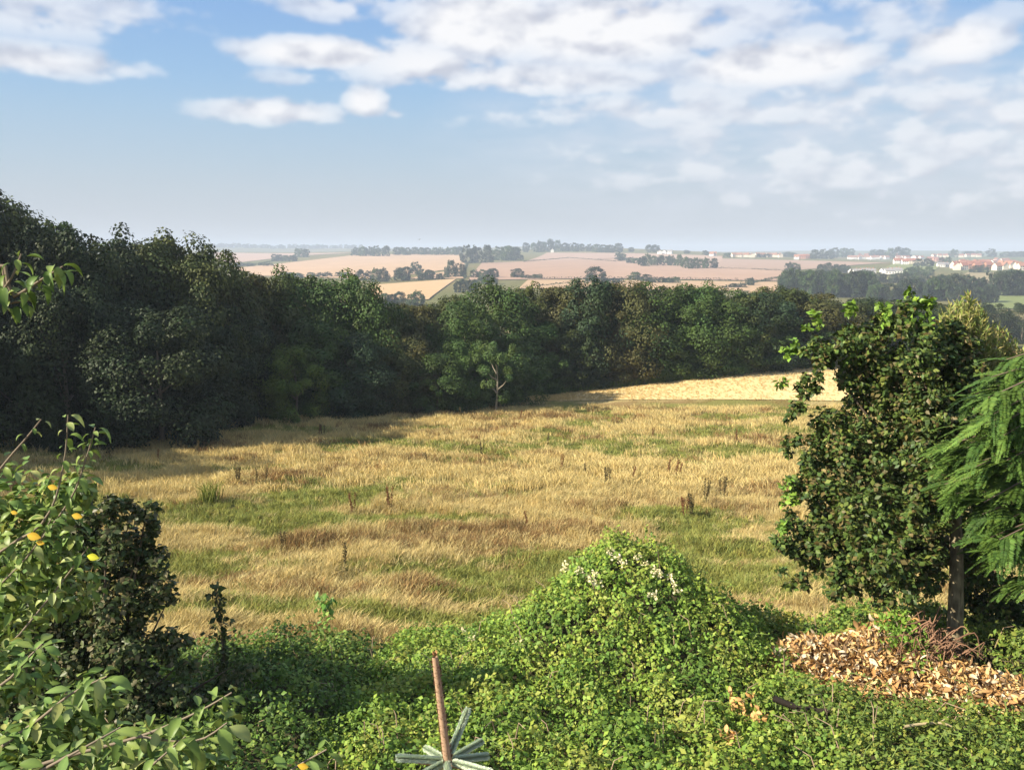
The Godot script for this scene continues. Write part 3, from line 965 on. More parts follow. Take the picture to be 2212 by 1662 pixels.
func make_village() -> void:
	var kinds := [house_meshes(10, 8, 5.2, 3.0), house_meshes(8, 7, 5.0, 3.4), house_meshes(9, 7, 3.4, 2.2)]
	var white := Color(0.80, 0.78, 0.74)
	var cream := Color(0.70, 0.62, 0.50)
	var brick := Color(0.40, 0.20, 0.13)
	var red := Color(0.27, 0.115, 0.08)
	var grey := Color(0.25, 0.24, 0.24)
	var rust := Color(0.30, 0.15, 0.10)
	rng.seed = 41
	# left, right, row, spread of rows, how many, wall, roof, kind, label, group
	var sets := [
		[1830, 1920, 560, 1, 9, white, rust, 0, "white house in the long terrace below the ridge trees", "white terrace houses"],
		[1936, 1996, 560, 1, 6, white, red, 0, "white house with red roof right of the ridge trees", "white houses beyond the terrace"],
		[1718, 1722, 560, 0, 1, white, rust, 1, "small white house alone at the village's end", ""],
		[1728, 1752, 559, 1, 3, brick, red, 0, "red brick house beside the small white house", "brick houses at the village end"],
		[1930, 1960, 572, 3, 3, white, red, 1, "white house on the lower edge of the village", "lower white houses"],
		[1965, 1990, 572, 3, 3, cream, red, 0, "cream house with a red roof in the village", "cream village houses"],
		[2004, 2036, 566, 4, 5, brick, red, 0, "red roofed brick house near the village middle", "brick houses of the village middle"],
		[2060, 2090, 584, 12, 8, cream, red, 1, "pink walled house with red roof on the village slope", "pink houses on the slope"],
		[2095, 2140, 582, 13, 10, brick, red, 1, "red roofed house crowded on the village slope", "red roofed houses on the slope"],
		[2128, 2190, 572, 7, 9, white, red, 0, "white house with red roof above the crowded slope", "white houses above the slope"],
		[2150, 2211, 584, 8, 8, cream, rust, 1, "cream house with brown roof at the village's lower end", "cream houses of the lower end"],
		[1842, 1884, 594, 5, 6, white, grey, 2, "white bungalow in the valley before the village", "white valley bungalows"],
		[1908, 1942, 593, 5, 4, white, grey, 2, "white bungalow beside the wooded valley", "white bungalows by the wooded valley"],
		[2026, 2046, 578, 2, 2, white, grey, 2, "long white building in the green meadow", "long white buildings"],
		[1532, 1548, 553, 0, 2, white, rust, 1, "tiny white house on the ridge over the long hedge", "tiny ridge houses"],
		[1420, 1450, 549, 1, 3, white, grey, 0, "pale farm building on the ridge behind hedge trees", "ridge farm buildings"],
		[1188, 1196, 545, 0, 1, white, grey, 1, "white cottage under the wooded crest", ""],
		[1580, 1690, 556, 1, 9, cream, rust, 0, "cream ridge house in the straggling row", "straggling ridge houses"],
		[1850, 1960, 552, 1, 8, brick, red, 0, "brick house on the skyline of the village", "brick skyline houses"],
		[2010, 2120, 556, 2, 9, cream, red, 0, "cream house on the village skyline", "cream skyline houses"],
	]
	for s in sets:
		for k in s[4]:
			var u := lerpf(s[0], s[1], (k + 0.5) / s[4]) + rng.randf_range(-1.5, 1.5)
			var base := hit(u, s[2] - rng.randf_range(0, s[3]), 130.0)
			var o := thing("village_house", s[8], "house", base, s[9])
			o.rotation.y = rng.randf_range(-0.5, 0.35) + (0.0 if rng.randf() < 0.75 else PI / 2)
			var meshes: Array = kinds[s[7]]
			part("wall", meshes[0], plain(s[5]), o)
			var r := part("roof", meshes[1], plain(s[6]), o)
			part("chimney", meshes[2], plain(brick), r)
			part("window", meshes[3], plain(Color(0.05, 0.055, 0.06), 0.2), o)


# ---------------------------------------------------------------- the garden's thickets
# leaves over a bank whose height above the ground is given by fn(x, depth)
func bank(called: String, label: String, category: String, fn: Callable, x0: float, x1: float, d0: float, d1: float, leaves: int, size: float, colors: Array, seed_: int, depth := 0.3, back := 0.4) -> Node3D:
	rng.seed = seed_
	var mid := Vector3((x0 + x1) * 0.5, 0, -(d0 + d1) * 0.5)
	mid.y = ground(mid.x, -mid.z)
	var o := thing(called, label, category, mid)
	var clump := FastNoiseLite.new()
	clump.seed = seed_; clump.frequency = 1.5; clump.fractal_octaves = 3
	var hgt := func(x: float, d: float) -> float:
		var h: float = fn.call(x, d)
		return h + (clump.get_noise_2d(x, d) * 0.26 + clump.get_noise_2d(x * 3.1, d * 3.1) * 0.17) * smoothstep(0.05, 0.35, h)
	# the twiggy body under the leaves
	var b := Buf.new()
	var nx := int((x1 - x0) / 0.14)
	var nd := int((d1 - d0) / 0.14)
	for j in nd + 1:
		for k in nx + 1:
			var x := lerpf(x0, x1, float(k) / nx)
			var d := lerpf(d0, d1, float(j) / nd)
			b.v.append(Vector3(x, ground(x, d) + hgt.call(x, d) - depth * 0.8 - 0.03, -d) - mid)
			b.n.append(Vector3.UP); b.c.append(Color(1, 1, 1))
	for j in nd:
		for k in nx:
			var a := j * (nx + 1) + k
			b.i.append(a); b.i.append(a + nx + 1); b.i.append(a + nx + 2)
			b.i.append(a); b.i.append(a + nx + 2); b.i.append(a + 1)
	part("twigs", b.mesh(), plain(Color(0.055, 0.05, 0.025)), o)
	var f := Buf.new()
	var tries := 0
	while f.v.size() < leaves * 4 and tries < leaves * 6:
		tries += 1
		var x := rng.randf_range(x0, x1)
		var d := rng.randf_range(d0, d1)
		var h: float = hgt.call(x, d)
		if h < 0.06:
			continue
		var gx: float = (hgt.call(x + 0.08, d) - hgt.call(x - 0.08, d)) / 0.16
		var gd: float = (hgt.call(x, d + 0.08) - hgt.call(x, d - 0.08)) / 0.16
		if rng.randf() > sqrt(1 + gx * gx + gd * gd) / 2.4:
			continue
		var sn := Vector3(-gx, 1.0, gd).normalized()
		var p := Vector3(x, ground(x, d) + h, -d) - mid + sn * (0.06 - depth * pow(rng.randf(), 1.7))
		var nn := (sn * 0.75 + Vector3(0, 0.25, 0) + ball() * 0.7).normalized()
		var dd := ball() + Vector3(0, -0.2, 0)
		dd = (dd - nn * dd.dot(nn)).normalized()
		var l := size * rng.randf_range(0.45, 1.6)
		var mixn := clump.get_noise_2d(x * 0.7 + 40.0, d * 0.7) * 0.9 + rng.randf_range(-0.35, 0.35) + 0.5
		var col: Color = colors[clampi(int(mixn * colors.size()), 0, colors.size() - 1)]
		col = shade_of(col, 0.28, 0.10)
		f.leaf(p, dd, nn, l, l * 0.66, Color(col.r / 0.4, col.g / 0.4, col.b / 0.4))
	# stray shoots arching out of the leaves, some of them dead canes
	var canes := Buf.new()
	for k in int(leaves / 260.0):
		var x := rng.randf_range(x0, x1)
		var d := rng.randf_range(d0, d1)
		var h: float = hgt.call(x, d)
		if h < 0.2:
			continue
		var p := Vector3(x, ground(x, d) + h - 0.08, -d) - mid
		var lean := Vector3(rng.randf_range(-1, 1), 0, rng.randf_range(-1, 1)) * 0.28
		var l := rng.randf_range(0.18, 0.45)
		var q1 := p + Vector3(lean.x * 0.4, l * 0.7, lean.z * 0.4)
		var q2 := p + Vector3(lean.x, l * 0.75, lean.z)
		var dead := rng.randf() < 0.3
		var cane := Color(0.75, 0.55, 0.38) if dead else Color(0.35, 0.5, 0.15)
		canes.tube(PackedVector3Array([p, q1, q2]), PackedFloat32Array([0.006, 0.005, 0.003]), 4, cane)
		if not dead:
			for j in 12:
				var t := j / 11.0
				var c := p.lerp(q1, t * 2.0) if t < 0.5 else q1.lerp(q2, t * 2.0 - 1.0)
				var col := shade_of(colors[colors.size() - 1 - rng.randi() % 2], 0.2)
				var ll := size * rng.randf_range(0.6, 1.2)
				f.leaf(c, (ball() + Vector3(0, 0.1, 0)).normalized(), (ball() * 0.6 + Vector3.UP).normalized(), ll, ll * 0.6, Color(col.r / 0.4, col.g / 0.4, col.b / 0.4))
	if canes.v.size():
		part("canes", canes.mesh(), plain(Color(0.4, 0.4, 0.4)), o, true)
	part("foliage", f.mesh(), foliage(Color(0.4, 0.4, 0.4), back, 0.5), o, true)
	return o

func edge(x: float, lo: float, hi: float, soft: float) -> float:
	return smoothstep(lo, lo + soft, x) * smoothstep(hi, hi - soft, x)

func mound_height(x: float, d: float) -> float:
	var h := 0.34 + 1.45 * exp(-pow((x - 1.62) / 1.1, 2.0) - pow((d - 11.4) / 1.7, 2.0)) + 0.30 * exp(-pow((x - 0.4) / 1.1, 2.0) - pow((d - 10.8) / 1.3, 2.0)) + 0.38 * exp(-pow((x - 2.9) / 0.9, 2.0) - pow((d - 10.8) / 1.5, 2.0))
	return h * edge(x, -2.4, 4.1, 0.9) * edge(d, 6.2, 13.3, 0.8)

func ivy_height(x: float, d: float) -> float:
	return (0.5 + 0.1 * sin(x * 2.0 + d)) * edge(x, 2.2, 8.0, 1.0) * edge(d, 5.4, 9.5 - (x - 2.2) * 0.22, 0.8)

# where a pixel's sight line meets the leaves of the mound or of the ivy bank
func on_leaves(u: float, v: float) -> Vector3:
	var r := ray(u, v)
	r /= -r.z
	var d := 5.5
	while d < 13.2 and CAM_Y + r.y * d > ground(r.x * d, d) + maxf(mound_height(r.x * d, d), ivy_height(r.x * d, d)) + 0.14:
		d += 0.03
	return Vector3(r.x * d, CAM_Y + r.y * d, -d)

func make_thickets() -> void:
	var greens := [Color(0.10, 0.175, 0.032), Color(0.14, 0.235, 0.04), Color(0.18, 0.275, 0.045), Color(0.225, 0.315, 0.052), Color(0.26, 0.30, 0.065)]
	var o := bank("bramble_mound", "tall bright green mound of creeper with white flower heads", "bush", mound_height, -2.4, 4.1, 6.2, 13.3, 85000, 0.05, greens, 801)
	# pale flower heads on the upper slope of the mound
	var fb := Buf.new()
	rng.seed = 802
	for k in 26:
		var p := ball() * 0.055 * rng.randf_range(0.3, 1.0)
		fb.leaf(p, ball(), (ball() + Vector3.UP).normalized(), 0.03, 0.022, Color(1, 1, rng.randf_range(0.8, 1.0)))
	var fm := fb.mesh()
	for q in [[1300, 1160], [1285, 1175], [1270, 1190], [1310, 1150], [1215, 1215], [1200, 1222], [1185, 1230], [1222, 1235], [1150, 1270], [1140, 1280], [1110, 1300], [1095, 1305], [1080, 1310], [1065, 1335], [980, 1330], [1005, 1330], [1330, 1215], [1345, 1225], [1285, 1250], [1275, 1265], [1375, 1215], [1415, 1245], [1425, 1250], [1450, 1260], [1455, 1275], [1460, 1285], [1240, 1205], [1250, 1240], [1000, 1370], [1050, 1345], [1180, 1240], [1320, 1205], [1395, 1230], [1130, 1290], [1292, 1270], [1120, 1398], [1020, 1390], [1410, 1300]]:
		var r := ray(q[0] + rng.randf_range(-3, 3), q[1] + rng.randf_range(-3, 3))
		r /= -r.z
		var d := 7.0
		while d < 13.2 and CAM_Y + r.y * d > ground(r.x * d, d) + mound_height(r.x * d, d) + 0.06:
			d += 0.05
		if d >= 13.1:
			continue
		var fl := part("flower_head", fm, foliage(Color(0.72, 0.66, 0.46), 0.3, 0.8), o)
		fl.position = Vector3(r.x * d, CAM_Y + r.y * d + 0.08, -d) - o.position
		fl.rotation = ball() * 3.0
		fl.scale = Vector3.ONE * rng.randf_range(0.9, 1.6)
	var bramble := [Color(0.05, 0.09, 0.022), Color(0.08, 0.14, 0.03), Color(0.11, 0.19, 0.035), Color(0.16, 0.23, 0.05)]
	bank("bramble_thicket", "low tangle of green bramble between apple tree and flowering mound", "bush", func(x, d): return (0.42 + 0.12 * sin(x * 1.7)) * edge(x, -6.4, -1.2, 0.9) * edge(d, 5.2, 11.9, 0.7), -6.4, -1.2, 5.2, 11.9, 42000, 0.05, bramble, 803)
	var ivy := [Color(0.09, 0.14, 0.03), Color(0.12, 0.19, 0.037), Color(0.16, 0.225, 0.042), Color(0.22, 0.255, 0.055), Color(0.10, 0.15, 0.035)]
	bank("ivy_bank", "low green ivy bank in front of the dry leaf heap", "bush", ivy_height, 2.2, 8.0, 5.4, 9.5, 42000, 0.043, ivy, 804)
	var yel := [Color(0.10, 0.17, 0.03), Color(0.15, 0.23, 0.04), Color(0.20, 0.27, 0.05), Color(0.27, 0.28, 0.06)]
	bank("hedge_bank", "yellowish green weeds behind the dry leaf heap", "bush", func(x, d): return (0.55 + 0.15 * sin(x * 2.4)) * edge(x, 2.9, 9.0, 0.7) * edge(d, 10.6, 13.4, 0.7), 2.9, 9.0, 10.6, 13.4, 26000, 0.055, yel, 805)
	bank("shaded_ivy", "dark ivy under the feathery conifer beside the trunk", "bush", func(x, d): return (0.7 + 0.15 * sin(x * 2.4)) * edge(x, 5.8, 9.5, 0.5) * edge(d, 8.6, 11.4, 0.5), 5.8, 9.5, 8.6, 11.4, 14000, 0.055, ivy, 806)


# ---------------------------------------------------------------- right side
# clusters of leaves about points; each: pixel, radius in pixels, depth
func leafy(f: Buf, spots: Array, origin: Vector3, per_m3: float, size: float, colors: Array, close := false) -> void:
	for q in spots:
		var c := at(q[0], q[1], q[3])
		var r: float = q[2] * q[3] / FOCAL
		var n := int(clampf(per_m3 * pow(r, 2.2), 20, 7000))
		var subs := []
		for k in maxi(6, int(n / 55.0)):
			subs.append(c + ball() * r * pow(rng.randf(), 0.45) * 0.92)
		var sr := r * 0.3
		for k in n:
			var sc: Vector3 = subs[k % subs.size()]
			var dir := ball()
			var p := sc + dir * sr * pow(rng.randf(), 0.5)
			var out := (p - c) / r
			var nn := (out * 0.5 + dir * 0.35 + Vector3(0, 0.4, 0) + ball() * 0.7).normalized()
			var d := ball() + out * 0.5 - Vector3(0, 0.35, 0)
			d = (d - nn * d.dot(nn)).normalized()
			var col: Color = colors[rng.randi() % colors.size()]
			col = shade_of(col, 0.3, 0.1)
			var l := size * rng.randf_range(0.65, 1.3)
			var cc := Color(col.r / 0.4, col.g / 0.4, col.b / 0.4)
			if close:
				f.big_leaf(p - origin, d, nn, l, l * 0.55, cc, rng.randf_range(0.1, 0.9), rng.randf_range(0.1, 0.5))
			else:
				f.leaf(p - origin, d, nn, l, l * 0.68, cc)

func limb(b: Buf, pts: Array, origin: Vector3, r0: float, r1: float, sides := 8, col := Color(1, 1, 1)) -> void:
	var v := PackedVector3Array()
	var r := PackedFloat32Array()
	# smooth the given points
	var n := pts.size()
	for j in n - 1:
		for k in 4:
			var t := k / 4.0
			var p: Vector3 = (pts[j] as Vector3).cubic_interpolate(pts[j + 1], pts[maxi(j - 1, 0)], pts[mini(j + 2, n - 1)], t)
			v.append(p - origin)
	v.append((pts[n - 1] as Vector3) - origin)
	for k in v.size():
		r.append(lerpf(r0, r1, float(k) / (v.size() - 1)))
	b.tube(v, r, sides, col)

func make_right_side() -> void:
	# the broadleaf tree with the bare trunk
	rng.seed = 900
	var foot := hit(2056, 1478)
	var D: float = -foot.z
	var o := thing("hedge_tree", "dark green broadleaf tree on a bare grey trunk behind the dry leaf heap", "tree", foot)
	var b := Buf.new()
	var lb := Buf.new()
	limb(b, [foot - Vector3(0, 0.2, 0), at(2062, 1380, D), at(2066, 1200, D + 0.1), at(2060, 1050, D + 0.5)], foot, 0.125, 0.06, 10)
	for q in [[[2066, 1200], [1990, 1130], [1880, 1060], [1780, 1000]], [[2060, 1130], [1960, 1000], [1860, 880], [1790, 780]], [[2052, 1040], [2080, 920], [2110, 820]], [[2066, 1220], [1950, 1200], [1820, 1190], [1740, 1170]], [[2060, 1050], [2030, 940], [1930, 840], [1850, 740]], [[2060, 1050], [2010, 880], [1978, 720]]]:
		var pts := []
		for k in q[1].size() * 0 + q.size():
			pts.append(at(q[k][0], q[k][1], D + 0.5 + 0.35 * k))
		limb(lb, pts, foot, 0.03, 0.008, 6)
	var tm := StandardMaterial3D.new()
	tm.albedo_color = lin(0.42, 0.36, 0.26)
	tm.albedo_texture = noise_texture(0.02, Color(0.45, 0.43, 0.38), Color(1, 1, 0.95), 256, 8)
	tm.uv1_triplanar = true
	tm.uv1_scale = Vector3(3.0, 0.7, 3.0)
	tm.roughness = 0.95
	part("trunk", b.mesh(), tm, o)
	part("limbs", lb.mesh(), plain(Color(0.07, 0.055, 0.04)), o)
	var f := Buf.new()
	var greens := [Color(0.05, 0.088, 0.024), Color(0.065, 0.105, 0.026), Color(0.09, 0.14, 0.032), Color(0.14, 0.18, 0.045), Color(0.055, 0.085, 0.03), Color(0.13, 0.11, 0.045)]
	leafy(f, [[1975, 700, 60, D + 1.2], [1900, 740, 70, D + 1.3], [1820, 745, 60, D + 1.3], [1770, 775, 45, D + 1.2], [2030, 780, 80, D + 1.4], [1930, 830, 80, D + 1.3], [1840, 840, 55, D + 1.4], [1755, 840, 38, D + 1.2],
		[2080, 880, 90, D + 1.2], [1990, 900, 85, D + 1.0], [1895, 925, 80, D + 1.1], [1795, 930, 60, D + 1.2], [1760, 985, 50, D + 1.1], [1850, 1000, 85, D + 0.9], [1950, 1010, 90, D + 0.8], [2060, 1010, 80, D + 0.9],
		[1740, 1060, 55, D + 1.0], [1815, 1085, 80, D + 0.8], [1915, 1100, 90, D + 0.6], [2010, 1100, 75, D + 0.6], [1725, 1130, 45, D + 1.1], [1780, 1170, 70, D + 0.8], [1870, 1190, 80, D + 0.5], [1960, 1180, 75, D + 0.6], [1830, 1250, 60, D + 0.5], [1900, 1265, 50, D + 0.5], [1750, 1215, 45, D + 0.9], [2160, 950, 110, D + 1.2], [2150, 1120, 110, D + 1.3], [2130, 1250, 80, D + 1.2], [2040, 1060, 60, D + 0.15], [2005, 980, 65, D + 0.3], [2000, 880, 60, D + 0.5], [1985, 790, 55, D + 0.7], [2050, 930, 60, D + 0.5], [1995, 1200, 60, D + 0.05], [1940, 1255, 50, D - 0.1], [1880, 1130, 80, D + 0.1], [1990, 1090, 60, D - 0.1], [2100, 1190, 70, D + 0.5], [2010, 1270, 40, D - 0.3], [2150, 1330, 80, D + 0.9], [1930, 1200, 60, D - 0.5], [1985, 1130, 55, D - 0.5], [1960, 1270, 40, D - 0.5], [2075, 790, 70, D + 1.3], [2060, 720, 45, D + 1.5], [2140, 850, 80, D + 1.5], [2210, 900, 90, D + 1.6], [1870, 790, 60, D + 1.2], [1720, 900, 30, D + 1.2], [1710, 960, 28, D + 1.1], [1700, 1180, 36, D + 0.9], [1715, 1250, 34, D + 0.8]],
		foot, 7600.0, 0.08, greens)
	# sparse pale shoots at the top and down the lit left side
	leafy(f, [[1763, 690, 16, D + 1.3], [1750, 705, 14, D + 1.3], [1835, 665, 20, D + 1.3], [1905, 670, 22, D + 1.3], [1915, 690, 18, D + 1.2], [1980, 635, 24, D + 1.3], [1960, 660, 20, D + 1.3], [2005, 655, 18, D + 1.2], [1970, 690, 20, D + 1.1], [2000, 700, 20, D + 1.1], [1715, 750, 18, D + 1.3], [1700, 765, 14, D + 1.3], [1690, 825, 14, D + 1.2], [1705, 1080, 22, D + 0.9], [1690, 1130, 18, D + 0.9], [1700, 1040, 18, D + 0.9]],
		foot, 5200.0, 0.085, [Color(0.20, 0.32, 0.05), Color(0.15, 0.26, 0.04), Color(0.10, 0.17, 0.03)])
	part("crown", f.mesh(), foliage(Color(0.4, 0.4, 0.4), 0.4, 0.42), o, true)
	# feathery pale bush behind it
	var base := at(2125, 700, D + 2.6)
	base.y = ground(base.x, -base.z)
	o = thing("feathery_bush", "pale yellow green feathery bush showing above the broadleaf tree", "bush", base)
	var w := Buf.new()
	limb(w, [base, at(2120, 900, D + 2.6), at(2115, 760, D + 2.6)], base, 0.08, 0.03, 6)
	f = Buf.new()
	for k in 420:
		var u := rng.randf_range(2030, 2240)
		var vt := 655.0 + 80.0 * absf((u - 2095) / 100.0) * (1.3 if u > 2095 else 0.8) + rng.randf_range(-25, 110)
		var tip := at(u, vt, D + 2.0 + rng.randf_range(-0.4, 0.4))
		var root := tip + Vector3(rng.randf_range(-0.12, 0.12), -rng.randf_range(0.35, 0.8), rng.randf_range(-0.1, 0.1))
		w.tube(PackedVector3Array([root - base, tip - base]), PackedFloat32Array([0.006, 0.003]), 4, Color(1, 1, 1))
		for j in 34:
			var t := rng.randf()
			var p := root.lerp(tip, t)
			var dd := (ball() + (tip - root).normalized() * 1.1).normalized()
			var col: Color = [Color(0.25, 0.30, 0.08), Color(0.32, 0.33, 0.11), Color(0.18, 0.24, 0.06), Color(0.38, 0.33, 0.14)][rng.randi() % 4]
			col = shade_of(col, 0.2)
			f.leaf(p - base, dd, ball(), rng.randf_range(0.06, 0.12), 0.024, Color(col.r / 0.4, col.g / 0.4, col.b / 0.4))
	leafy(f, [[2100, 820, 90, D + 2.6], [2170, 860, 90, D + 2.7], [2080, 950, 100, D + 2.6], [2190, 980, 100, D + 2.6]], base, 1500.0, 0.07, [Color(0.13, 0.19, 0.05), Color(0.19, 0.24, 0.06)])
	part("stems", w.mesh(), plain(Color(0.22, 0.2, 0.10)), o)
	part("foliage", f.mesh(), foliage(Color(0.4, 0.4, 0.4), 0.5), o, true)
	# reddish shrub beyond
	base = at(2190, 740, D + 3.2)
	base.y = ground(base.x, -base.z)
	o = thing("copper_shrub", "reddish brown shrub behind the pale feathery bush", "bush", base)
	w = Buf.new()
	limb(w, [base, at(2195, 900, D + 3.2), at(2190, 760, D + 3.2)], base, 0.07, 0.02, 6)
	part("stems", w.mesh(), plain(Color(0.12, 0.08, 0.05)), o)
	f = Buf.new()
	leafy(f, [[2195, 745, 50, D + 3.2], [2170, 790, 50, D + 3.2], [2215, 800, 60, D + 3.2], [2200, 880, 80, D + 3.2]], base, 3000.0, 0.07, [Color(0.10, 0.055, 0.03), Color(0.13, 0.08, 0.035), Color(0.08, 0.09, 0.03)])
	part("foliage", f.mesh(), foliage(Color(0.4, 0.4, 0.4), 0.3), o, true)
	make_conifer(D)
	make_leaf_heap(D)

func make_conifer(D: float) -> void:
	rng.seed = 910
	var depth := D - 0.7
	var p0 := at(2420, 1400, depth)
	p0.y = ground(p0.x, depth)
	var o := thing("conifer", "bright green conifer with drooping feathery sprays beside the bare trunk", "tree", p0)
	var b := Buf.new()
	var top := at(2420, 640, depth)
	limb(b, [p0 - Vector3(0, 0.2, 0), p0.lerp(top, 0.5), top], p0, 0.16, 0.02, 8)
	var f := Buf.new()
	var ends := []
	for k in 90:
		var v := rng.randf_range(770, 1285)
		var lim := 2075.0
		if v < 860:
			lim = lerpf(2170, 2080, (v - 770) / 90.0)
		elif v < 960:
			lim = 2080.0
		elif v < 1040:
			lim = 2035.0
		elif v < 1075:
			lim = 2000.0
		else:
			lim = lerpf(2110, 2150, (v - 1075) / 210.0)
		ends.append([rng.randf_range(lim, lim + 90) if k % 2 == 0 else rng.randf_range(lim + 60, 2330), v, rng.randf_range(-0.9, 0.5)])
	for k in 40:   # the side turned away from the garden
		ends.append([rng.randf_range(2350, 2800), rng.randf_range(780, 1300), rng.randf_range(-1.2, 1.2)])
	for e in ends:
		var tip := at(e[0], e[1], depth + e[2])
		var root := Vector3(p0.x, tip.y + rng.randf_range(-0.1, 0.35), p0.z)
		var mid := root.lerp(tip, 0.55) + Vector3(0, 0.22, 0)
		limb(b, [root, mid, tip], p0, 0.022, 0.005, 5)
		var out := (tip - root).normalized()
		var side := out.cross(Vector3.UP).normalized()
		for j in 26:
			var t := pow(rng.randf(), 0.6)
			var q := root.lerp(mid, t * 2.0) if t < 0.5 else mid.lerp(tip, t * 2.0 - 1.0)
			if q.distance_to(tip) > 1.3:
				continue
			var s := (-1.0 if j % 2 == 0 else 1.0)
			var dir := (out * 0.8 + side * s * rng.randf_range(0.2, 1.0) + Vector3(0, rng.randf_range(-0.55, 0.15), 0)).normalized()
			spray(f, q - p0, dir, rng.randf_range(0.26, 0.48))
	part("trunk", b.mesh(), plain(Color(0.16, 0.12, 0.09)), o)
	part("sprays", f.mesh(), foliage(Color(0.4, 0.4, 0.4), 0.45, 0.5), o, true)

# one flat feathery spray, bending down towards its tip
func spray(f: Buf, p: Vector3, dir: Vector3, length: float) -> void:
	var nn := (Vector3.UP + ball() * 0.5).normalized()
	nn = (nn - dir * nn.dot(dir)).normalized()
	var side := dir.cross(nn).normalized()
	var tone := rng.randf_range(0.75, 1.15)
	var col0: Color = [Color(0.085, 0.155, 0.032), Color(0.11, 0.185, 0.038), Color(0.065, 0.125, 0.03)][rng.randi() % 3] * tone
	for k in 22:
		var t := k / 22.0
		var q := p + dir * length * t + Vector3(0, -0.3 * length * t * t, 0)
		var l := length * 0.27 * (1.0 - t * 0.75) * rng.randf_range(0.8, 1.2)
		var col := shade_of(col0, 0.2, 0.08)
		col = Color(minf(col.r / 0.4, 1), minf(col.g / 0.4, 1), minf(col.b / 0.4, 1))
		for s in [-1.0, 1.0]:
			var d: Vector3 = (dir * 0.75 + side * s - Vector3(0, 0.25, 0)).normalized()
			f.leaf(q, d, (nn + ball() * 0.35).normalized(), l, 0.022, col)

